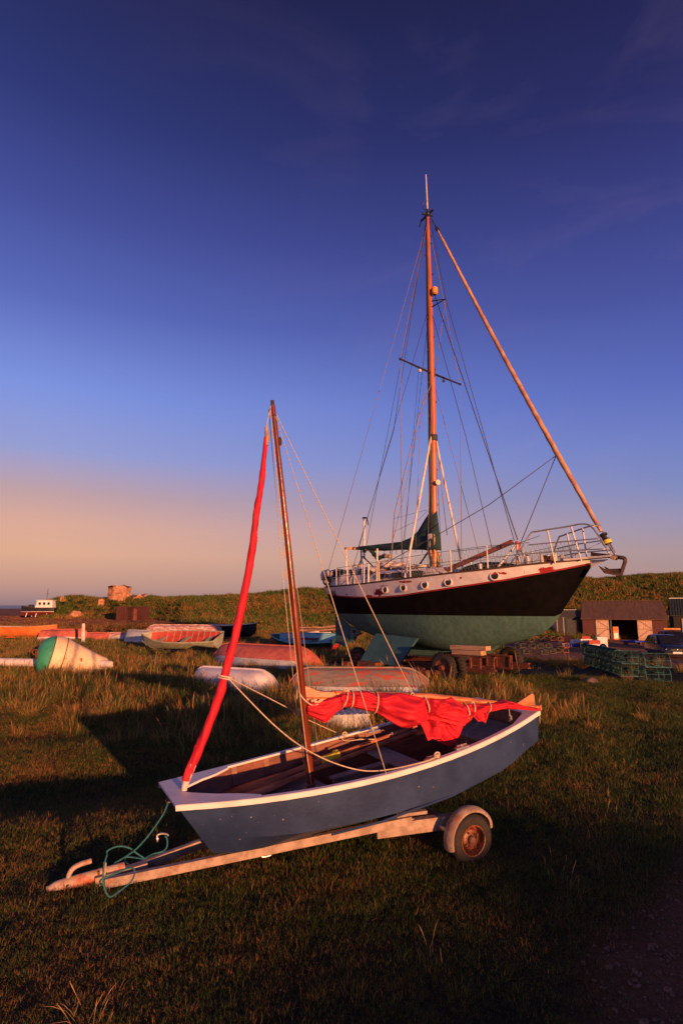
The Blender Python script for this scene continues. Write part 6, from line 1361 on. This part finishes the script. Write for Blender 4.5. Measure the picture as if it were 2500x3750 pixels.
# black shed at the right edge
P3 = ground_at(2507, 2342); s3_ = P3.y/FPX*1.006
b3 = thing('black_shed', 'black boarded shed with corrugated roof and white ridge at the right edge', 'shed', (P3.x, P3.y, P3.z), R(-24))
W3 = 3.2; he3 = (2342-2258)*s3_; hr3 = (2342-2200)*s3_; xl = (2476-2507)*s3_
mb = MB(); mb.box((xl+W3/2,2,he3/2), (W3,4,he3)); mb.build('wall', material('black_boards', (.022,.02,.018), None, .8, 3, stretch=(6,6,.5)), b3)
mb = MB(); mb.prism([(xl-.25,-.25,he3-.05),(xl+W3+.2,-.25,he3-.05),(xl+W3+.2,2,hr3),(xl-.0,2,hr3)], (0,0,.06)); r3 = mb.build('roof', material('dark_green_roof', (.035,.045,.045), None, .7, 4), b3)
mb = MB(); mb.prism([(xl-.2,4.25,he3-.05),(xl+W3+.2,4.25,he3-.05),(xl+W3+.2,2,hr3),(xl-.0,2,hr3)], (0,0,.06)); mb.build('roof', material('dark_green_roof', (.035,.045,.045)), b3)
for k in range(16):
    f = k/15; mb = MB(); mb.bar(Vector((xl-.25,-.25,he3+.03)).lerp(Vector((xl+W3+.2,-.25,he3+.03)), f), Vector((xl,2,hr3+.08)).lerp(Vector((xl+W3+.2,2,hr3+.08)), f), .05, .04); mb.build('roof_rib', r3.data.materials[0], r3)
mb = MB(); mb.bar((xl-.05,2,hr3+.12), (xl+W3+.2,2,hr3+.12), .3, .08); mb.build('ridge_cap', worn_white, b3)
mb = MB(); mb.box((xl+.85,-.04,he3*.45), (.3,.06,he3*.85)); mb.build('door', timber, b3)
mb = MB(); mb.prism([(xl,-.01,he3-.04),(xl,2,hr3-.05),(xl,4,he3-.04)], (.05,0,0)); mb.build('gable', material('black_boards', (.022,.02,.018)), b3)

# kayak
P = near(2315, 2362, .2); ky = thing('kayak', 'bright blue kayak lying on the yard in front of the long shed', 'kayak', (P.x, P.y, P.z+.15), R(3))
mb = MB(); rings = []
for f in np.linspace(0, 1, 19):
    x = -1.05+2.2*f; w_ = .30*math.sin(math.pi*min(max(f, .02), .98))**.6; h_ = .11*math.sin(math.pi*min(max(f, .03), .97))**.5; up_ = .07*(2*f-1)**4
    rings.append([Vector((x*1.0, w_*math.cos(a), .12+up_+h_*math.sin(a))) for a in [2*math.pi*j/16 for j in range(16)]])
mb.loft(rings); mb.build('hull', material('kayak_blue', (.02,.06,.42), None, .4, 5), ky, smooth=True, angle=60)
mb = MB(); mb.torus((0,0,.235), (0,0,1), .2, .02, 20, 6); mb.build('cockpit_rim', black_pl, ky, smooth=True)
for x_ in (-.6,.6): mb = MB(); mb.box((x_,0,-.02), (.12,.5,.2)); mb.build('support_block', rust, ky)
# cars
def make_car(label, paint, loc, rz):
    t = thing('parked_car', label, 'car', tuple(loc), rz)
    g = glass_dark
    mb = MB(); prof = [(-1.95,.42,.62,.74),(-1.9,.30,.78,.78),(-1.5,.22,.88,.82),(-.9,.2,.90,.83),(.9,.2,.92,.83),(1.2,.22,.86,.82),(1.75,.24,.76,.80),(1.95,.3,.66,.74),(2.02,.38,.58,.66)]
    rings = []
    for x, z0, z1, w_ in prof: rings.append([Vector((x,-w_*.9,z0)), Vector((x,-w_,z0+.12)), Vector((x,-w_,(z0+z1)/2)), Vector((x,-w_*.95,z1-.05)), Vector((x,-w_*.82,z1)), Vector((x,0,z1+.035)), Vector((x,w_*.82,z1)), Vector((x,w_*.95,z1-.05)), Vector((x,w_,(z0+z1)/2)), Vector((x,w_,z0+.12)), Vector((x,w_*.9,z0))])
    mb.loft(rings); mb.build('body', paint, t, smooth=True, angle=35)
    mb = MB(); rings = []
    for x, z1, w_ in ((-1.85,.86,.70),(-1.45,1.34,.60),(-1.1,1.40,.585),(-.2,1.43,.58),(.3,1.39,.585),(1.12,.88,.70)):
        rings.append([Vector((x,-.76,.84)), Vector((x,-(w_+.02),max(.86,z1-.06))), Vector((x,-w_*.9,z1)), Vector((x,0,z1+.02)), Vector((x,w_*.9,z1)), Vector((x,w_+.02,max(.86,z1-.06))), Vector((x,.76,.84))])
    mb.loft(rings); mb.build('cabin', paint, t, smooth=True, angle=35)
    mb = MB(); mb.prism([(1.10,-.64,.915),(1.10,.64,.915),(.36,.53,1.36),(.36,-.53,1.36)], (.03,0,.035)); mb.build('windscreen', g, t)
    mb = MB(); mb.prism([(-1.83,-.62,.90),(-1.83,.62,.90),(-1.48,.53,1.31),(-1.48,-.53,1.31)], (-.03,0,.03)); mb.build('rear_window', g, t)
    for sgn in (-1, 1):
        for q_ in ([(.98,.90),(.30,1.33),(-.25,1.36),(-.25,.90)], [(-.33,.90),(-.33,1.36),(-1.05,1.34),(-1.05,.90)], [(-1.12,.90),(-1.12,1.33),(-1.38,1.30),(-1.68,.92)]):
            mb = MB(); P_ = [Vector((x, sgn*(.765-(z-.86)*.33), z)) for x, z in q_]; mb.prism(P_, (0, sgn*.015, 0)); mb.build('side_window', g, t)
        mb = MB(); m2 = MB(); m2.sph((.85, sgn*.88, .98), .1, 10, 8, (.6,1,.7)); mb.add(m2.v, m2.f); mb.build('wing_mirror', paint, t, smooth=True)
        mb = MB(); m2 = MB(); m2.sph((1.93, sgn*.55, .58), .12, 12, 8, (.55,1.25,.65)); mb.add(m2.v, m2.f); mb.build('headlight', material('headlamp_glass', (.8,.75,.7), None, .1, 4, bump=0), t, smooth=True)
        mb = MB(); mb.box((-1.93, sgn*.6, .66), (.06,.2,.14)); mb.build('tail_light', signal_red, t)
        for x in (-1.2, 1.27):
            w2 = thing('wheel', None, None); w2.parent = t; w2.location = (x, sgn*.72, .29)
            mb = MB(); mb.lathe((0,0,0), (0,sgn,0), [(-.09,.18),(-.09,.27),(-.06,.295),(.06,.295),(.09,.27),(.1,.19)], 26); mb.build('tyre', rubber, w2, smooth=True)
            mb = MB(); mb.lathe((0,0,0), (0,sgn,0), [(.1,.19),(.07,.17),(.09,.08),(.1,.0005)], 18); mb.build('rim', steel, w2, smooth=True)
            mb = MB(); mb.lathe((0,0,0), (0,sgn,0), [(-.1,.33),(.108,.33),(.108,.30),(-.1,.30)], 26); mb.build('wheel_arch', black_pl, t)
    mb = MB(); mb.box((2.01,0,.60), (.03,.7,.09)); mb.build('grille', black_pl, t)
    mb = MB(); mb.box((2.05,0,.42), (.02,.52,.11)); mb.build('number_plate', wh, t)
    mb = MB(); mb.box((1.96,0,.36), (.16,1.5,.16)); mb.build('bumper', black_pl, t, bevel=.03)
    mb = MB(); mb.sph((2.03,0,.61), .05, 10, 6, (.4,1,1)); mb.build('badge', steel, t)
    return t
P = near(2470, 2411); car = make_car('dark blue hatchback parked at the right edge, its headlights towards the viewer', material('dark_blue_car_paint', (.018,.024,.055), None, .25, 4, bump=0), (P.x+.35, P.y+1.6, h1(P.x, P.y+1.6)), R(-101))
P4 = Vector((P.x+1.1, P.y+8.5, 0)); P4.z = h1(P4.x, P4.y)
van = make_car('black car parked behind the dark blue hatchback with an amber roof bar', material('black_car_paint', (.015,.014,.014), None, .3, 4, bump=0), P4, R(-104))
mb = MB(); mb.box((-.3,.05,1.56), (.2,1.2,.14)); mb.build('light_bar', material('amber_lens', (.75,.3,.04), None, .3, 5), van, bevel=.03)
van.location.x = (2422-1250)/FPX*P4.y*1.012; van.location.z = 1.926-(2306-2216)/FPX*P4.y*1.01-1.62
van.location.z = h1(van.location.x, van.location.y)

# lobster pots
def make_pot(label, group, frame_m, net_m):
    t = thing('lobster_pot', label, 'lobster pot', (0,0,0), 0, group); Lp, Wp, Hp = .60, .42, .34
    def hoop(x): return [Vector((x,-Wp/2,.02)), Vector((x,-Wp/2,Hp*.55)), Vector((x,-Wp*.36,Hp*.86)), Vector((x,0,Hp)), Vector((x,Wp*.36,Hp*.86)), Vector((x,Wp/2,Hp*.55)), Vector((x,Wp/2,.02))]
    for x in (-Lp/2, 0, Lp/2):
        mb = MB(); mb.tube(spline(hoop(x), 3), .0125, 6); mb.build('hoop', frame_m, t, smooth=True)
    mb = MB()
    for y_ in (-Wp/2, 0, Wp/2): mb.bar((-Lp/2,y_,.02), (Lp/2,y_,.02), .03, .025)
    for x in (-Lp/2, 0, Lp/2): mb.bar((x,-Wp/2,.02), (x,Wp/2,.02), .03, .024)
    mb.build('base', frame_m, t)
    mb = MB(); mb.tube([(-Lp/2,0,Hp),(Lp/2,0,Hp)], .015, 6); mb.build('top_bar', frame_m, t)
    for sgn in (-1, 1): mb = MB(); mb.tube([(-Lp/2,sgn*Wp/2,Hp*.55),(Lp/2,sgn*Wp/2,Hp*.55)], .009, 5); mb.build('side_rope', frame_m, t)
    mb = MB(); P_ = spline(hoop(0), 4); n = len(P_)
    for i in range(0, n, 1):
        mb.tube([(-Lp/2,P_[i].y,P_[i].z),(Lp/2,P_[i].y,P_[i].z)], .0032, 3, cap=False)
    for k in range(15): x = -Lp/2+Lp*k/14; mb.tube([(x,p.y,p.z) for p in P_], .0032, 3, cap=False)
    for x in (-Lp/2, Lp/2):
        for k in range(5): y_ = -Wp/2+Wp*(k+1)/6; mb.tube([(x,y_,.02),(x,y_,Hp*(.97-.9*abs(y_/Wp)**2))], .0032, 3, cap=False)
    mb.build('netting', net_m, t)
    mb = MB(); mb.lathe((0,Wp/2-.005,.17), (0,1,0), [(-.12,.05),(0,.075)], 12); mb.build('entrance', net_m, t)
    return t
teal_f = material('teal_rubber_frame', (.03,.13,.12), (.016,.07,.075), .7, 8, c3=(.4,.36,.16), s3=9, lo3=.62, hi3=.7); net_g = material('green_pot_twine', (.012,.04,.03), None, .9, 8)
ol_f = material('olive_pot_frame', (.13,.13,.08), (.08,.075,.05), .8, 8, c3=(.4,.2,.1), s3=8, lo3=.56, hi3=.64); net_b = material('brown_pot_twine', (.14,.11,.06), None, .9, 8); org_f = material('orange_pot_frame', (.5,.16,.07), (.35,.1,.05), .8, 8)
pot = make_pot('teal framed lobster pot in the long double stack beside the car', 'teal lobster pots stacked in a row on the grass', teal_f, net_g)
spots = [(2305,2479,-6),(2403,2497,-9),(2262,2468,72),(2243,2462,75),(2224,2456,78),(2206,2450,74),(2190,2445,80),(2175,2440,76),(2161,2436,74)]
first = True
for i, (px, py, a) in enumerate(spots):
    P = near(px, py, .2)
    for k in range(2 if i < 9 else 3):
        z = P.z+.345*k; jx, jy = random.uniform(-.03,.03), random.uniform(-.03,.03); ang_ = R(a+random.uniform(-5,5))
        if first: pot.location = (P.x, P.y, z); pot.rotation_euler = (0,0,ang_); first = False
        else: dup(pot, (P.x+jx, P.y+jy, z), ang_)
for fm, lb, gp, spots in ((ol_f, 'olive hooped lobster pot in the heap below the yacht bow', 'old olive lobster pots heaped behind the yacht bow', [(1900,2392,0),(1925,2394,0),(1955,2394,0),(1990,2396,0),(2022,2394,0),(1912,2390,1),(1942,2391,1),(1974,2392,1),(2006,2391,1),(2036,2390,0),(1890,2388,1),(2052,2386,1),(1940,2372,2),(1985,2372,2)]),
                          (org_f, 'faded orange lobster pot in the heap behind the yacht bow', 'faded orange lobster pots in the heap', [(2062,2390,0),(2066,2389,1),(2050,2368,2),(1960,2366,2),(2000,2364,2),(2020,2366,2)])):
    pp = make_pot(lb, gp, fm, net_b)
    for i, (px, py, k) in enumerate(spots):
        P = near(px, py, .2); a = R(90+random.uniform(-22,22)); z = P.z+(.34*k if k < 2 else .45)
        if i == 0: pp.location = (P.x, P.y, z); pp.rotation_euler = (0,0,a)
        else: dup(pp, (P.x, P.y, z), a)
# fish boxes, floats and an old axle in front of the small store
BX = [(2078,2368,0,.75,.45,.22,wh,'white fish box at the left of the box pile'),(2110,2370,0,.75,.45,.2,bl,'dark blue fish box at the bottom of the pile'),(2112,2368,.22,.7,.42,.2,wh,'white fish box resting on the dark blue one'),
      (2142,2372,0,.7,.45,.3,black_pl,'black tub in the middle of the box pile'),(2144,2371,.31,.7,.42,.2,wh,'white fish box on top of the black tub'),(2146,2371,.52,.5,.35,.16,rd,'red fish box topmost over the black tub'),
      (2172,2374,0,.72,.45,.25,wh,'white fish box at the foot of the pile beside the cabinet side'),(2175,2374,.27,.65,.4,.2,rd,'red fish box lying on the right hand white one'),(2203,2370,0,.6,.5,.62,wh,'tall white tub at the right end of the box pile'),(2074,2350,0,.8,.5,.4,orange_p,'orange crate at the back left of the box pile')]
for i, (px, py, dz, w_, d_, h_, m_, lb) in enumerate(BX):
    crate(px, py, .2, w_*1.25, d_*1.2, h_*1.3, m_, R(random.uniform(-16,16)), lb, 'fish_box', 0, dz*1.3, 'box', 'fish boxes piled in the yard')
def floatb(px, py, r_, m_, lb, dz=0):
    P = near(px, py, .1); mb = MB(); mb.sph((0,0,r_), r_, 16, 12); mb.torus((0,0,2*r_+.03), (1,0,0), .045, .015, 12, 6); o_ = mb.build('float', m_, smooth=True); o_.location = (P.x, P.y, P.z+dz); tag(o_, lb, 'float')
floatb(2165, 2385, .2, material('pink_float', (.75,.25,.2), None, .5, 5), 'pink round float in front of the fish boxes')
floatb(2182, 2386, .2, wh, 'white round float between the pink float and the old wheel')
floatb(2150, 2330, .16, tn, 'tan round float behind the fish boxes', .5)
P = near(2208, 2388, .2); ow = thing('old_trailer_wheel', 'old tyred wheel on a rusty stub frame by the fish boxes', 'wheel', (P.x, P.y, P.z), R(10))
mb = MB(); mb.torus((0,0,.3), (0,1,0), .23, .07, 26, 8, 1.2); mb.build('tyre', rubber, ow, smooth=True)
mb = MB(); mb.lathe((0,0,.3), (0,-1,0), [(.05,.17),(.02,.12),(.05,.05),(.05,.0005)], 18); mb.build('rim', cream, ow, smooth=True)
mb = MB(); mb.bar((0,.1,.3), (-.6,.3,.12), .06, .06); mb.build('frame_arm', rust, ow)
mb = MB(); mb.bar((.1,.1,.25), (.5,-.1,0), .05, .05); mb.build('frame_arm', rust, ow)
plant_grass()
